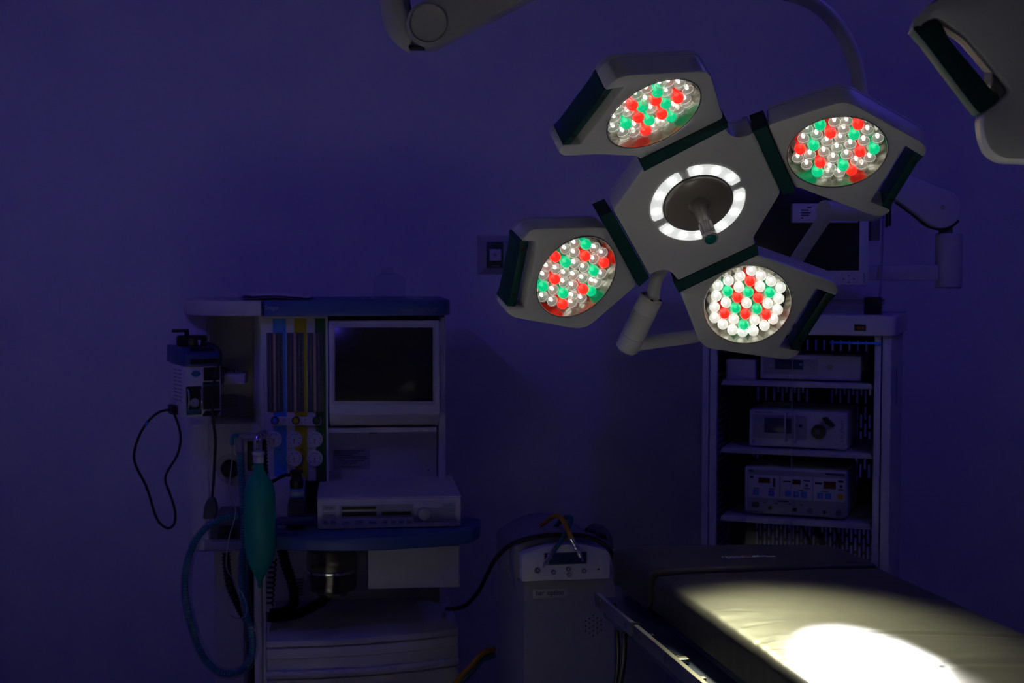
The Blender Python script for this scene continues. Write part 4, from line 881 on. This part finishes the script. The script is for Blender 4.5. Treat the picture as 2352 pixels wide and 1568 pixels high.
mb = MB(); K.bx(mb, 1250, 1268, 1348, 1296, -.0155, .004, .001); K_s = mb.build('display_frame', 'dgrey', cp_)
mb = MB(); K.bx(mb, 1253, 1270, 1345, 1294, -.0165, .003, .0005); mb.build('display', 'lcd', K_s)
for (px, py, r) in ((1235, 1310, 6.5), (1272, 1314, 5.5), (1306, 1307, 5.3), (1308, 1320, 5.3), (1342, 1311, 5.3)):
    mb = MB(); K.disc(mb, px, py, r, -.020, .008, 20, .001); k = mb.build('push_button', 'btngrey', cp_)
    mb = MB(); K.disc(mb, px, py, r * .45, -.0208, .002, 14); mb.build('button_mark', 'letter', k)
mb = MB(); K.disc(mb, 1375, 1307, 2.2, -.015, .004, 12); mb.build('indicator_dot', 'ink', cp_)
mb = MB(); K.bx(mb, 1224, 1352, 1302, 1374, -.002, .004, .0006); npt = mb.build('name_plate', 'plate', con)
text('her', K.rect(1231, 1355, 1251, 1367, -.002), -.0022, npt, 'ink'); text('option', K.rect(1257, 1355, 1295, 1370, -.002), -.0022, npt, 'ink')
mb = MB(); K.bx(mb, 1236, 1370.5, 1290, 1372, -.0024, .001); mb.build('plate_caption', 'mgrey', npt)
mb = MB()
for c, ys in ((1345, (1426, 1437.6, 1449)), (1354, (1420, 1431, 1442.6, 1454)), (1363, (1413, 1425, 1436.5, 1448, 1459.5)), (1371.8, (1419, 1430.6, 1442, 1453.5)), (1380.6, (1424, 1435, 1447))):
    for y in ys: K.disc(mb, c, y, 1.9, -.0006, .002, 12)
mb.build('speaker_holes', 'ink', con)
def khose(pts): return [K.w(K.q(*p)) for p in pts]
for m, lab, pts, c0, c1 in (('yhose', 'yellow hose arching over the console with a chrome tip pointing right', [(1244, 1206, .16), (1262, 1192, .12), (1276, 1184, .08), (1290, 1190, .03), (1302, 1212, -.01), (1313, 1238, -.03)], (1313, 1238, -.03), (1339, 1288, -.03)),
                            ('ghose', 'green hose arching over the console with a chrome tip pointing left', [(1275, 1210, .16), (1292, 1192, .12), (1305, 1187, .09), (1312, 1193, .05), (1300, 1222, .01), (1288, 1243, -.03), (1273, 1262, -.045)], (1273, 1262, -.045), (1246, 1302, -.045))):
    h = K.w(K.q(*c0)); ph = thing('probe_hose', lab, 'hose', h, group='hoses over the console')
    mb = MB(); mb.tube(khose(pts), .0068, 12); mb.build('hose', m, ph, off=h)
    e = K.w(K.q(*c1)); L = (e - h).length
    mb = MB(); mb.lathe([(0, -.004), (.0076, -.004), (.0078, L * .12), (.006, L * .14), (.006, L * .3), (.0085, L * .32), (.0085, L * .42), (.0055, L * .46), (.0052, L * .62), (.0072, L * .64), (.0072, L * .8), (.004, L * .86), (.0032, L), (0, L)], h, e - h, 18); mb.build('chrome_tip', 'chrome', ph, off=h)
w = [at(*p) for p in ((1026, 1398, 4.75), (1048, 1397, 4.6), (1072, 1388, 4.5), (1096, 1362, 4.4), (1116, 1325, 4.3), (1135, 1288, 4.2), (1165, 1256, 4.05), (1200, 1240, 3.98), (1250, 1230, 3.98), (1300, 1228, 3.99), (1345, 1231, 3.99), (1378, 1244, 3.98), (1400, 1262, 3.95), (1412, 1290, 3.9), (1416, 1340, 3.9))]
mb = MB(); mb.tube(w, .0068, 12); tag(mb.build('power_cable', 'rubber'), 'thick black cable swinging from the anaesthesia machine over the console', 'cable')
h0 = K.w(K.q(1368, 1262, .12))
hp2 = thing('probe_holder', 'dark rounded probe holder at the right of the console top', 'probe holder', h0)
mb = MB(); mb.tube([K.w(K.q(*p)) for p in ((1362, 1218, .12), (1374, 1220, .11), (1388, 1232, .09), (1394, 1262, .08))], .021, 16, step=.008); mb.ball(K.w(K.q(1362, 1220, .12)), .021); mb.build('holder_body', 'dgrey', hp2, off=h0)
mb = MB(); mb.cyl(K.w(K.q(1380, 1233, .075)), K.w(K.q(1382, 1237, .045)), .017, .015, n=20, ch=.002); mb.build('holder_mouth', 'black', hp2, off=h0)
mb = MB(); mb.tube([K.w(K.q(*p)) for p in ((1347, 1230, .10), (1346, 1222, .10), (1348, 1213, .10))], .005, 8); mb.build('holder_hook', 'black', hp2, off=h0)
for m, dz, lab in (('yhose', 0, 'yellow hose end low on the floor between machine and console'), ('ghose', 14, 'dark green hose end low on the floor beside the yellow one')):
    w = [at(*p) for p in ((1030, 1590 + dz, 4.5), (1060, 1552 + dz, 4.5), (1085, 1527 + dz, 4.5), (1108, 1500 + dz, 4.52), (1135, 1490 + dz, 4.56))]
    mb = MB(); mb.tube(w, .0095, 12); tag(mb.build('floor_hose', m), lab, 'hose', 'hoses low behind the console')
# ------------------------------------------------------------------ equipment cabinet
E = Fr(1612, 4.9, -.35)
cab = thing('equipment_cabinet', 'grey open-front equipment cabinet with glass doors and three shelves against the back wall', 'cabinet', E.o, E.a)
def ep(name, m, *rects, parent=None, bev=0., label=None):
    mb = MB()
    for r in rects: E.bx(mb, *r[:6], bev)
    return mb.build(name, m, parent or cab, label)
EX = lambda px, dy=0, py=1000: E.p(px, py, dy)[0]
EZ = lambda py, dy=0, px=1830: E.p(px, py, dy)[1]
ex0, ex1 = EX(1612), EX(2045); DEP = .44; zt_ = EZ(768)
ztl = EZ(722)
mb = MB(); mb.prism([(p.x, p.y, zt_) for p in rnd([V((ex0 - .012, -.02)), V((ex1 + .016, -.02)), V((ex1 + .016, DEP + .01)), V((ex0 - .012, DEP + .01))], .04, 6)], (0, 0, ztl - zt_), .008, 3); ctop = mb.build('cabinet_top', 'cab', cab)
for (a, c, n) in ((1612, 1627, 1), (1629, 1645, 1), (2006, 2021, 1), (2024, 2045, 1)):
    mb = MB(); mb.box(EX(a), EX(c), 0, .025, FZ + 0.02, zt_, .003); mb.build('door_post', 'cab', cab)
mb = MB(); mb.box(ex0, ex0 + .014, .02, DEP, FZ + .02, zt_); mb.build('side_panel', 'cab', cab)
mb = MB(); mb.box(ex1 - .014, ex1, .02, DEP, FZ + .02, zt_); sp = mb.build('side_panel', 'cab', cab)
mb = MB(); mb.box(ex1 - .001, ex1 + .0015, .20, .206, EZ(935), EZ(850)); mb.build('side_slot', 'ink', sp)
ix0, ix1 = EX(1640) + .004, EX(2010) + .01
# pierced back wall, its grey darkened for the shade inside
def proj(p): v = p - CAM; k = F / v.dot(FW); return 1176 + v.dot(RT) * k, 784 - v.dot(UP) * k
OPEN = [(1735, 886, 1856, 920), (1905, 886, 2004, 920), (1966, 945, 2004, 1012), (1966, 1048, 2004, 1100), (1730, 1192, 2010, 1310), (1730, 1030, 1752, 1060), (1690, 780, 2004, 812), (1973, 812, 2004, 868)]
def is_open(x, z):
    px, py = proj(E.w((x, DEP - .01, z))); return any(a < px < c and b_ < py < e for a, b_, c, e in OPEN)
mb = MB(); zlo, zhi = .10, zt_ - .02; pitch = .0150; n = int((ex1 - ex0 - .03) / pitch); yb = DEP - .012
for k in range(n):
    xx = ex0 + .015 + k * pitch; mb.box(xx, xx + pitch * .5, yb, yb + .004, zlo, zhi)
    z = zlo + (0 if k % 2 else .030); last = zlo
    while z + .062 < zhi:
        if is_open(xx + pitch * .75, z + .03) and (k % 2 == 0 or not 1.17 < z < 1.33): mb.box(xx + pitch * .5, xx + pitch, yb, yb + .004, last, z + .006); last = z + .054
        z += .060
    mb.box(xx + pitch * .5, xx + pitch, yb, yb + .004, last, zhi)
mb.box(ex0 + .014, ex1 - .014, yb, yb + .004, .02, zlo); mb.box(ex0 + .014, ex1 - .014, yb, yb + .004, zhi, zt_)
mb.build('pierced_back', 'cab_shade', cab, flat=True)
mb = MB()
for k in range(46): mb.box(ex0 + .014, ex0 + .030, .10, .36, .5 + k * .0235, .5 + k * .0235 + .010)
mb.build('side_runners', 'cab', cab, flat=True)
shelves = []
for (l, r) in ((872, 884), (1026, 1039), (1182, 1196)):
    z1 = EZ(l, .025, 1655); th = (r - l) / F * 4.85
    mb = MB(); mb.prism([(x, .025, z) for x, z in ((EX(1650), z1 - th), (EX(1656), z1), (EX(1998), z1), (EX(2003), z1 - th * .6), (EX(2003), z1 - th))], (0, DEP - .045, 0), .0015); mb.build('shelf', 'cab', cab); shelves.append(z1)
mb = MB(); mb.box(ex0 + .01, ex1 - .01, .01, DEP, FZ, .09); mb.build('plinth', 'cab', cab)
for (a, c, dy) in ((1645, 1826, .008), (1817, 2006, .018)):
    mb = MB(); mb.box(EX(a), EX(c), dy, dy + .004, .10, zt_ - .004); g = mb.build('glass_door', 'pane', cab)
    if a == 1645:
        mb = MB(); mb.box(EX(1817), EX(1818), dy - .001, dy + .005, .10, zt_ - .004); mb.build('door_edge', 'mgrey', g)
ep('power_display', 'black', (1962, 745, 1989, 760, -.0215, .004), parent=ctop, bev=.001)
text('88.8', E.rect(1968, 749.5, 1984, 756, -.0225), -.0228, ctop, 'led_red', name='red_digits')
mb = MB(); E.disc(mb, 1823, 748, 7, -.024, .006, 20, .001); lk = mb.build('door_lock', 'chrome', ctop)
mb = MB(); E.disc(mb, 1823, 748, 4.6, -.0255, .004, 20); mb.build('lock_core', 'dgrey', lk)
zc_ = EZ(693, .05, 1930)
mb = MB(); mb.cyl((EX(1700, .06), .10, zc_), (EX(2026, .06), .10, zc_), .0085, n=18, ch=.001); br = mb.build('top_rail', 'steel', ctop)
mb = MB(); mb.cyl((EX(2018, .06), .10, zc_), (EX(2026, .06), .10, zc_), .0105, n=18, ch=.002); mb.build('rail_end', 'chrome', br)
mb = MB(); mb.box(EX(1979, .06), EX(2018, .06), .075, .125, ztl - .002, zc_ + .016, .003); mb.build('rail_clamp', 'black', br)
mb = MB(); mb.box(EX(1720, .06), EX(1755, .06), .075, .125, ztl - .002, zc_ + .016, .003); mb.build('rail_clamp', 'black', br)
# blue tray strip under the top
s0 = E.w((EX(1905, .22), .22, EZ(786, .22)))
mb = MB(); a, c, z0, z1 = E.rect(1906, 785, 2024, 790, -.008); mb.box(a, c, -.008, .002, z0, z1, .001); trs = mb.build('tray_edge', 'tray', cab, 'blue tray strip')
# white box on the top shelf
def device(name, lab, cat, x0, y0, x1, sh, dy, dep, m, bev=.004):
    o = E.w((EX(x0, dy), dy, shelves[sh])); t = thing(name, lab, cat, (o.x, o.y, o.z), E.a)
    off = V((EX(x0, dy), dy, shelves[sh])); w = EX(x1, dy) - off.x; h = EZ(y0, dy, x0) - shelves[sh]
    return t, off, w, h
class Dv:
    def __init__(s, t, off): s.t = t; s.off = off
    def bx(s, name, m, x0, y0, x1, y1, d, th, bev=.0005, parent=None):
        a, c, z0, z1 = E.rect(x0, y0, x1, y1, s.off.y); mb = MB(); mb.box(a - s.off.x, c - s.off.x, -d, -d + th, z0 - s.off.z, z1 - s.off.z, bev); return mb.build(name, m, parent or s.t)
    def disc(s, name, m, px, py, r, d, th, parent=None, ch=.0008):
        x, z = E.p(px, py, s.off.y); x2, _ = E.p(px + r, py, s.off.y); mb = MB(); mb.cyl((x - s.off.x, -d + th, z - s.off.z), (x - s.off.x, -d, z - s.off.z), x2 - x, n=22, ch=ch); return mb.build(name, m, parent or s.t)
    def txt(s, t, x0, y0, x1, y1, d, m='ink', rot=0, parent=None):
        a, c, z0, z1 = E.rect(x0, y0, x1, y1, s.off.y); return text(t, (a - s.off.x, c - s.off.x, z0 - s.off.z, z1 - s.off.z), -d, parent or s.t, m, rot)
t, off, w, h = device('small_box', 'plain pale box on the top shelf beside the camera control unit', 'box', 1667, 826, 1733, 0, .05, .2, 'white')
mb = MB(); mb.box(0, w, 0, .12, 0, h, .002); mb.build('carton', 'cab', t)
mb = MB(); mb.box(.0, w, -.001, .12, h - .012, h + .001, .001); mb.build('lid_flap', 'cab', t)
# camera control unit
t, off, w, h = device('camera_control_unit', 'wide pale video unit with joypad buttons on the top cabinet shelf', 'video unit', 1745, 813, 1975, 0, .06, .3, 'cab')
mb = MB(); mb.box(0, w, 0, .28, .006, h, .003); mb.box(.01, .04, .02, .26, 0, .008); mb.box(w - .04, w - .01, .02, .26, 0, .008); mb.build('case', 'cab', t); D = Dv(t, off)
# rows fall to the right by about 5 px per 200
sl = lambda x: (x - 1745) * .030
def rr_(x0, y0, x1, y1): s = sl((x0 + x1) / 2); return x0, y0 + s, x1, y1 + s
D.bx('button_field', 'mgrey', *rr_(1753, 822, 1879, 857), .001, .002)
D.bx('screen', 'lcd', *rr_(1780, 824, 1845, 846), .0022, .002)
for p in ((1769, 827), (1769, 838), (1840, 834), (1851, 834.5), (1868, 834.5), (1859.5, 828), (1859.5, 841)): D.disc('push_button', 'letter', p[0], p[1] + sl(p[0]), 3.6, .003, .003)
D.disc('camera_socket', 'steel', 1906, 838 + sl(1906), 6.5, .006, .006); D.disc('power_button', 'mgrey', 1756, 857, 4, .002, .003)
# light source
t, off, w, h = device('light_source', 'pale box with two chrome handles and black round socket on the middle shelf', 'light source', 1721, 940, 1946, 1, .05, .3, 'cab')
mb = MB(); mb.box(0, w, 0, .30, .006, h, .004); mb.box(.01, .04, .02, .26, 0, .008); mb.box(w - .04, w - .01, .02, .26, 0, .008); mb.build('case', 'cab', t); D = Dv(t, off)
sl = lambda x: (x - 1721) * .046
D.bx('front_door', 'mgrey', *rr_(1729, 950, 1853, 1004), .001, .002); D.bx('screen', 'lcd', *rr_(1756, 957, 1820, 991), .0022, .002)
D.disc('power_button', 'letter', 1744, 977, 4, .003, .003); D.disc('power_ring', 'mgrey', 1731, 1013, 4, .002, .003)
D.disc('arrow_button', 'letter', 1835, 970, 3.6, .003, .003); D.disc('arrow_button', 'letter', 1835, 984, 3.6, .003, .003); D.disc('key_lock', 'black', 1839, 978, 4, .003, .003)
sk_ = D.disc('cable_socket', 'black', 1881, 991, 17, .012, .012); D.disc('socket_insert', 'dgrey', 1881, 991, 7, .014, .004, sk_)
a = [E.p(x, y, off.y) for x, y in ((1889, 959), (1900, 957), (1911, 968), (1919, 977), (1908, 979), (1898, 972))]
mb = MB(); mb.prism([(x - off.x, -.001, z - off.z) for x, z in a], (0, -.012, 0), .002); mb.build('locking_lever', 'black', t)
D.txt('stryker', 1929, 962, 1940, 1016, .0006, 'dletter', 90); D.txt('X8000 LIGHT SOURCE', 1734, 944.5, 1774, 947.5, .0006, 'ink')
for px, yy in ((1807, 947), (1829, 950)):
    x, z1 = E.p(px, yy, off.y); _, z0 = E.p(px, yy + 64, off.y); x -= off.x; z1 -= off.z; z0 -= off.z
    mb = MB(); mb.tube([(x + .002, .004, z1 - .003), (x + .001, -.024, z1), (x, -.032, z1 - .008), (x, -.032, (z0 + z1) / 2), (x, -.032, z0 + .006), (x, -.02, z0), (x, .004, z0)], .0033, 12, step=.006); mb.build('door_handle', 'hmetal', t)
# suction / irrigation pump
t, off, w, h = device('suction_pump', 'white-framed pump with blue keys and red displays on the lowest cabinet shelf', 'pump', 1711, 1070, 1948, 2, .05, .3, 'cab')
mb = MB(); mb.box(0, w, 0, .28, .012, h, .008, 3); mb.box(.02, .05, .02, .26, 0, .014); mb.box(w - .05, w - .02, .02, .26, 0, .014); mb.build('case', 'cpanel', t); D = Dv(t, off)
sl = lambda x: (x - 1711) * .058
D.bx('front_panel', 'mgrey', *rr_(1717, 1075, 1943, 1176), .0012, .002)
D.bx('control_field', 'cpanel', *rr_(1719, 1088, 1790, 1140), .002, .0015); D.bx('control_field', 'cpanel', *rr_(1793, 1087, 1866, 1140), .002, .0015); D.bx('control_field', 'cpanel', *rr_(1869, 1086, 1941, 1140), .002, .0015)
for r in ((1742, 1094, 1769, 1106), (1820, 1094, 1839, 1105), (1892, 1094, 1920, 1111)): D.bx('red_display', 'rdisp', *rr_(*r), .003, .002)
for px, py, tr in ((1736.5, 1128, '+'), (1772, 1128.5, '-'), (1810, 1127, None), (1829, 1128, '-'), (1847, 1128, '+'), (1884, 1128, '-'), (1902, 1128, '+')):
    k = D.bx('membrane_key', 'btn', *rr_(px - 6.6, py - 6.6, px + 6.6, py + 6.6), .0038, .003, .001)
    if tr:
        s = sl(px); yy = (py - 2.5, py + 2.2) if tr == '+' else (py + 2.5, py - 2.2)
        p3 = [E.p(px + dx, yy[0 if i == 0 else 1] + s, off.y) for i, dx in enumerate((0, -2.6, 2.6))]; mb = MB(); mb.prism([(x - off.x, -.0038, z - off.z) for x, z in p3], (0, -.0006, 0)); mb.build('arrow_mark', 'letter', k)
D.bx('membrane_key', 'ybtn', *rr_(1924, 1121, 1937, 1134), .0038, .003, .001)
sw_ = D.bx('power_switch', 'black', *rr_(1728, 1151, 1743, 1162), .003, .003); D.bx('switch_lamp', 'gbtn', *rr_(1731, 1153, 1740, 1160), .0042, .002, .0005, sw_)
for px, py, r in ((1769, 1162, 4.4), (1826, 1163, 4.6), (1861, 1164, 6.5), (1894, 1165, 4), (1926, 1165, 6.5)): D.disc('jack_socket', 'btngrey' if r > 5 else 'screw', px, py + sl(px), r, .006, .006)
mb = MB()
for x0, y0, x1, y1 in ((1720, 1078, 1732, 1081), (1897, 1075, 1941, 1079), (1723, 1091, 1731, 1096), (1776, 1094, 1781, 1114), (1799, 1098, 1817, 1101), (1846, 1094, 1860, 1097), (1850, 1103, 1856, 1109), (1846, 1112, 1860, 1114), (1872, 1097, 1889, 1102), (1925, 1090, 1938, 1095), (1929, 1101, 1935, 1107), (1925, 1110, 1938, 1113), (1731, 1118, 1744, 1120), (1766, 1118, 1780, 1120), (1833, 1117, 1845, 1119), (1886, 1117, 1902, 1119), (1786, 1144, 1811, 1147), (1719, 1172, 1753, 1174), (1753, 1150, 1760, 1152), (1779, 1150, 1787, 1152), (1811, 1150, 1818, 1152), (1837, 1150, 1844, 1152)):
    a, c, z0, z1 = E.rect(*rr_(x0, y0, x1, y1), off.y); mb.box(a - off.x, c - off.x, -.0026, -.0018, z0 - off.z, z1 - off.z)
mb.build('panel_print', 'ink', t)
# loose cables in the bottom of the cabinet
GC = 'cables hanging below the lowest cabinet shelf'
for pts, r, lab in (([(1750, 1196, .30), (1750, 1225, .28), (1749, 1260, .27), (1748, 1330, .27)], .004, 'leftmost black cable below the lowest cabinet shelf'),
                    ([(1838, 1200, .30), (1848, 1222, .28), (1858, 1240, .27), (1866, 1290, .27), (1868, 1330, .27)], .006, 'middle slanting black cable below the lowest cabinet shelf'),
                    ([(1868, 1200, .30), (1880, 1226, .27), (1890, 1250, .26), (1900, 1310, .26), (1902, 1340, .26)], .011, 'thick black cable bundle below the lowest cabinet shelf'),
                    ([(1915, 1208, .28), (1925, 1235, .28), (1928, 1265, .28), (1929, 1330, .28)], .004, 'rightmost black cable below the lowest cabinet shelf')):
    mb = MB(); mb.tube([E.w(E.q(*p)) for p in pts], r, 10); tag(mb.build('cabinet_cable', 'rubber'), lab, 'cable', GC)
# ------------------------------------------------------------------ monitor and its arm over the cabinet
MY = 4.75; m0 = at(1870, 655, MY)
mo = thing('surgical_monitor', 'flat video monitor with dark screen behind the operating light above the cabinet', 'monitor', m0)
def mp(px, py, d=0.): return at(px, py, MY - d) - m0
def mbx(mb, x0, y0, x1, y1, d, th, bev=.001): a = mp(x0, y1, d); c = mp(x1, y0, d); return mb.box(a.x, c.x, a.y, a.y + th, a.z, c.z, bev)
mb = MB(); mbx(mb, 1690, 398, 1998, 656, 0, .05, .006); hs = mb.build('housing', 'cab', mo)
mb = MB(); mbx(mb, 1706, 410, 1976, 621, .002, .004, .0005); mb.build('screen', 'screen', mo)
for dx, dy in ((0, -7.5), (0, 7.5), (-12, 0), (12, 0)):
    mb = MB(); c = [mp(1949 + dx * 1.0 + ex, 640 + dy + ey, .0) for ex, ey in ((-2.6, 2), (2.6, 2), (0, -2.4))]; mb.prism(c, (0, -.0015, 0)); mb.build('joypad_arrow', 'dgrey', hs)
mb = MB(); c = mp(1949, 640); mb.lathe([(.030, -.0008), (.0312, -.0008), (.0312, .0006), (.030, .0006), (.030, -.0008)], c, (0, 1, 0), 32)
for v in mb.bm.verts: v.co.z = c.z + (v.co.z - c.z) * .66
mb.build('joypad_ring', 'mgrey', hs)
MBs = (V((0, mp(1985, 640).y, 0)), V((1, 0, 0)), V((0, 0, 1)), V((0, -1, 0)))
a = mp(1981, 650); c = mp(1988, 626); text('stryker', (a.x, c.x, a.z, c.z), 0, hs, 'ink', 90, basis=MBs)
lpx = mb = MB(); mbx(mb, 1820, 467, 1972, 511, .03, .03, .002); lp_ = mb.build('rating_plate', 'cab', mo)
mb = MB()
for k, (x0, x1) in enumerate(((1854, 1864), (1840, 1858), (1840, 1862), (1840, 1858), (1840, 1845))):
    mbx(mb, x0, 475 + k * 6.0, x1, 478 + k * 6.0, .0308, .0008, 0)
mbx(mb, 1835, 473, 1886, 473.5, .0306, .0006, 0); mbx(mb, 1835, 505, 1886, 505.5, .0306, .0006, 0)
mb.build('rating_print', 'ink', lp_)
mb = MB(); mbx(mb, 2000, 495, 2022, 552, -.02, .05, .003); mb.build('rear_bracket', 'dgrey', mo)
p0 = at(2178, 662, 4.9); ma = thing('monitor_arm', 'jointed metal monitor arm with round elbow and square tube right of the cabinet', 'arm', p0)
def ap(px, py, Y=4.9): return at(px, py, Y) - p0
a = ap(1999, 644, 4.86); c = ap(2156, 608, 4.86); mb = MB(); mb.box(a.x - .05, c.x, a.y, a.y + .05, a.z, c.z, .004); mb.build('square_tube', 'arm', ma)
c0 = ap(2178, 662); c1 = ap(2178, 536); mb = MB(); L = c1.z - c0.z
mb.lathe([(0, 0), (.040, 0), (.0455, .006), (.0455, L * .80), (.0450, L * .803), (.0455, L * .806), (.0455, L * .90), (.0450, L * .903), (.0455, L * .906), (.0455, L - .004), (.042, L), (0, L)], c0, (0, 0, 1), 36); cyl_ = mb.build('pivot_cylinder', 'arm', ma)
mb = MB(); mb.cyl(ap(2172, 536), ap(2172, 518), .024, n=20); mb.build('pivot_neck', 'dgrey', ma)
dc = ap(2163, 478, 4.88); mb = MB()
pl_ = [(2163 + 46 * math.cos(a), 478 + 46 * math.sin(a)) for a in [math.radians(-60 + k * 13) for k in range(15)]]
pl_ += [(2100, 488), (2050, 452), (1980, 405), (2000, 372), (2080, 395), (2150, 425)]
mb.prism([ap(x, y, 4.84) for x, y in pl_], (0, .08, 0), .006); eb = mb.build('elbow_arm', 'arm', ma)
mb = MB(); p = ap(2165, 476, 4.84); mb.lathe([(0, 0), (.007, 0), (.008, .003), (.008, .006)], p + V((0, -.004, 0)), (0, 1, 0), 18); mb.build('elbow_screw', 'chrome', eb)
p = [ap(x, y, 4.88) for x, y in ((2060, 462), (2100, 492), (2130, 516), (2170, 524), (2200, 505))]; mb = MB(); mb.tube(p, .009, 10); mb.build('elbow_cable', 'black', ma)
w = [at(*q) for q in ((2032, 400, 4.84), (2030, 480, 4.84), (2027, 560, 4.84), (2024, 640, 4.83), (2021, 676, 4.83), (2019, 700, 4.80))]; mb = MB(); mb.tube(w, .0036, 8); tag(mb.build('hanging_cable', 'cable'), 'thin pale cable hanging from the monitor arm to the cabinet rail', 'cable', None)
for k, (px, lab) in enumerate(((2036, 'short dark cable end behind the monitor, left of two'), (2043, 'short dark cable end behind the monitor, right of two'))):
    w = [at(px, 470, 4.95), at(px + 1, 500, 4.95), at(px, 522 - 3 * k, 4.95)]; mb = MB(); mb.tube(w, .005, 8); tag(mb.build('cable_end', 'black'), lab, 'cable', 'dark cable ends behind the monitor')
# ------------------------------------------------------------------ light
ld = bpy.data.lights.new('ceiling_blue_lamp', 'AREA'); lo = bpy.data.objects.new('ceiling_blue_lamp', ld); COL.objects.link(lo)
lo.location = (-2.1, 3.3, 3.02); lo.rotation_euler = (0, 0, 0); ld.shape = 'RECTANGLE'; ld.size = .9; ld.size_y = .25; ld.energy = 4.5; ld.color = (.105, .065, 1)
ld2 = bpy.data.lights.new('ceiling_blue_lamp', 'AREA'); lo = bpy.data.objects.new('ceiling_blue_lamp', ld2); COL.objects.link(lo)
lo.location = (1.9, 3.2, 3.02); lo.rotation_euler = (0, 0, 0); ld2.shape = 'RECTANGLE'; ld2.size = .9; ld2.size_y = .25; ld2.energy = 3.5; ld2.color = (.105, .065, 1)
for (x, y, e, tx, tz) in ((-1.5, 2.3, 25.5, -1.4, 2.2), (1.6, 2.6, 21, 1.3, 2.2)):
    l3 = bpy.data.lights.new('blue_wall_washer', 'SPOT'); lo = bpy.data.objects.new('blue_wall_washer', l3); COL.objects.link(lo)
    lo.location = (x, y, 3.0); lo.rotation_euler = (V((tx, WY, tz)) - lo.location).to_track_quat('-Z', 'Y').to_euler(); l3.spot_size = math.radians(72); l3.spot_blend = 1.; l3.shadow_soft_size = .05; l3.energy = e; l3.color = (.105, .065, 1)
hc = bpy.data.lights.new('hub_lamp_and_fill', 'SPOT'); ho = bpy.data.objects.new('hub_lamp_and_fill', hc); COL.objects.link(ho)
ho.location = HUB.P + HUB.n * (HL + .02); ho.rotation_euler = (atz(1850, 1452, 1.) - ho.location).to_track_quat('-Z', 'Y').to_euler(); hc.spot_size = math.radians(46); hc.spot_blend = 1.; hc.shadow_soft_size = .05; hc.energy = 132; hc.color = (1, .96, .55)
floor_fill = bpy.data.lights.new('hub_lamp_and_fill', 'SPOT'); ho = bpy.data.objects.new('hub_lamp_and_fill', floor_fill); COL.objects.link(ho)  # added fill at the hub: lights unseen floor so it bounces
ho.location = HUB.P + HUB.n * (HL + .03); ho.rotation_euler = (V((-.75, 1.9, FZ)) - ho.location).to_track_quat('-Z', 'Y').to_euler(); floor_fill.spot_size = math.radians(36); floor_fill.spot_blend = 1.; floor_fill.shadow_soft_size = .05; floor_fill.energy = 1250; floor_fill.color = (1, .97, .86)
table_fill = bpy.data.lights.new('hub_lamp_and_fill', 'SPOT'); ho = bpy.data.objects.new('hub_lamp_and_fill', table_fill); COL.objects.link(ho)  # added fill at the hub: lights the table out of view for bounce
ho.location = HUB.P + HUB.n * (HL + .03); ho.rotation_euler = (V((.66, 1.68, 1.)) - ho.location).to_track_quat('-Z', 'Y').to_euler(); table_fill.spot_size = math.radians(12); table_fill.spot_blend = 1.; table_fill.shadow_soft_size = .035; table_fill.energy = 2500; table_fill.color = (1, .97, .9)
wd = bpy.data.worlds.new('world'); S.world = wd; wd.use_nodes = True; wd.node_tree.nodes['Background'].inputs[0].default_value = (.02, .015, .1, 1); wd.node_tree.nodes['Background'].inputs[1].default_value = .05
S.view_settings.view_transform = 'Standard'; S.view_settings.look = 'None'; S.view_settings.exposure = 0.; S.view_settings.gamma = 1.; S.view_settings.use_curve_mapping = False
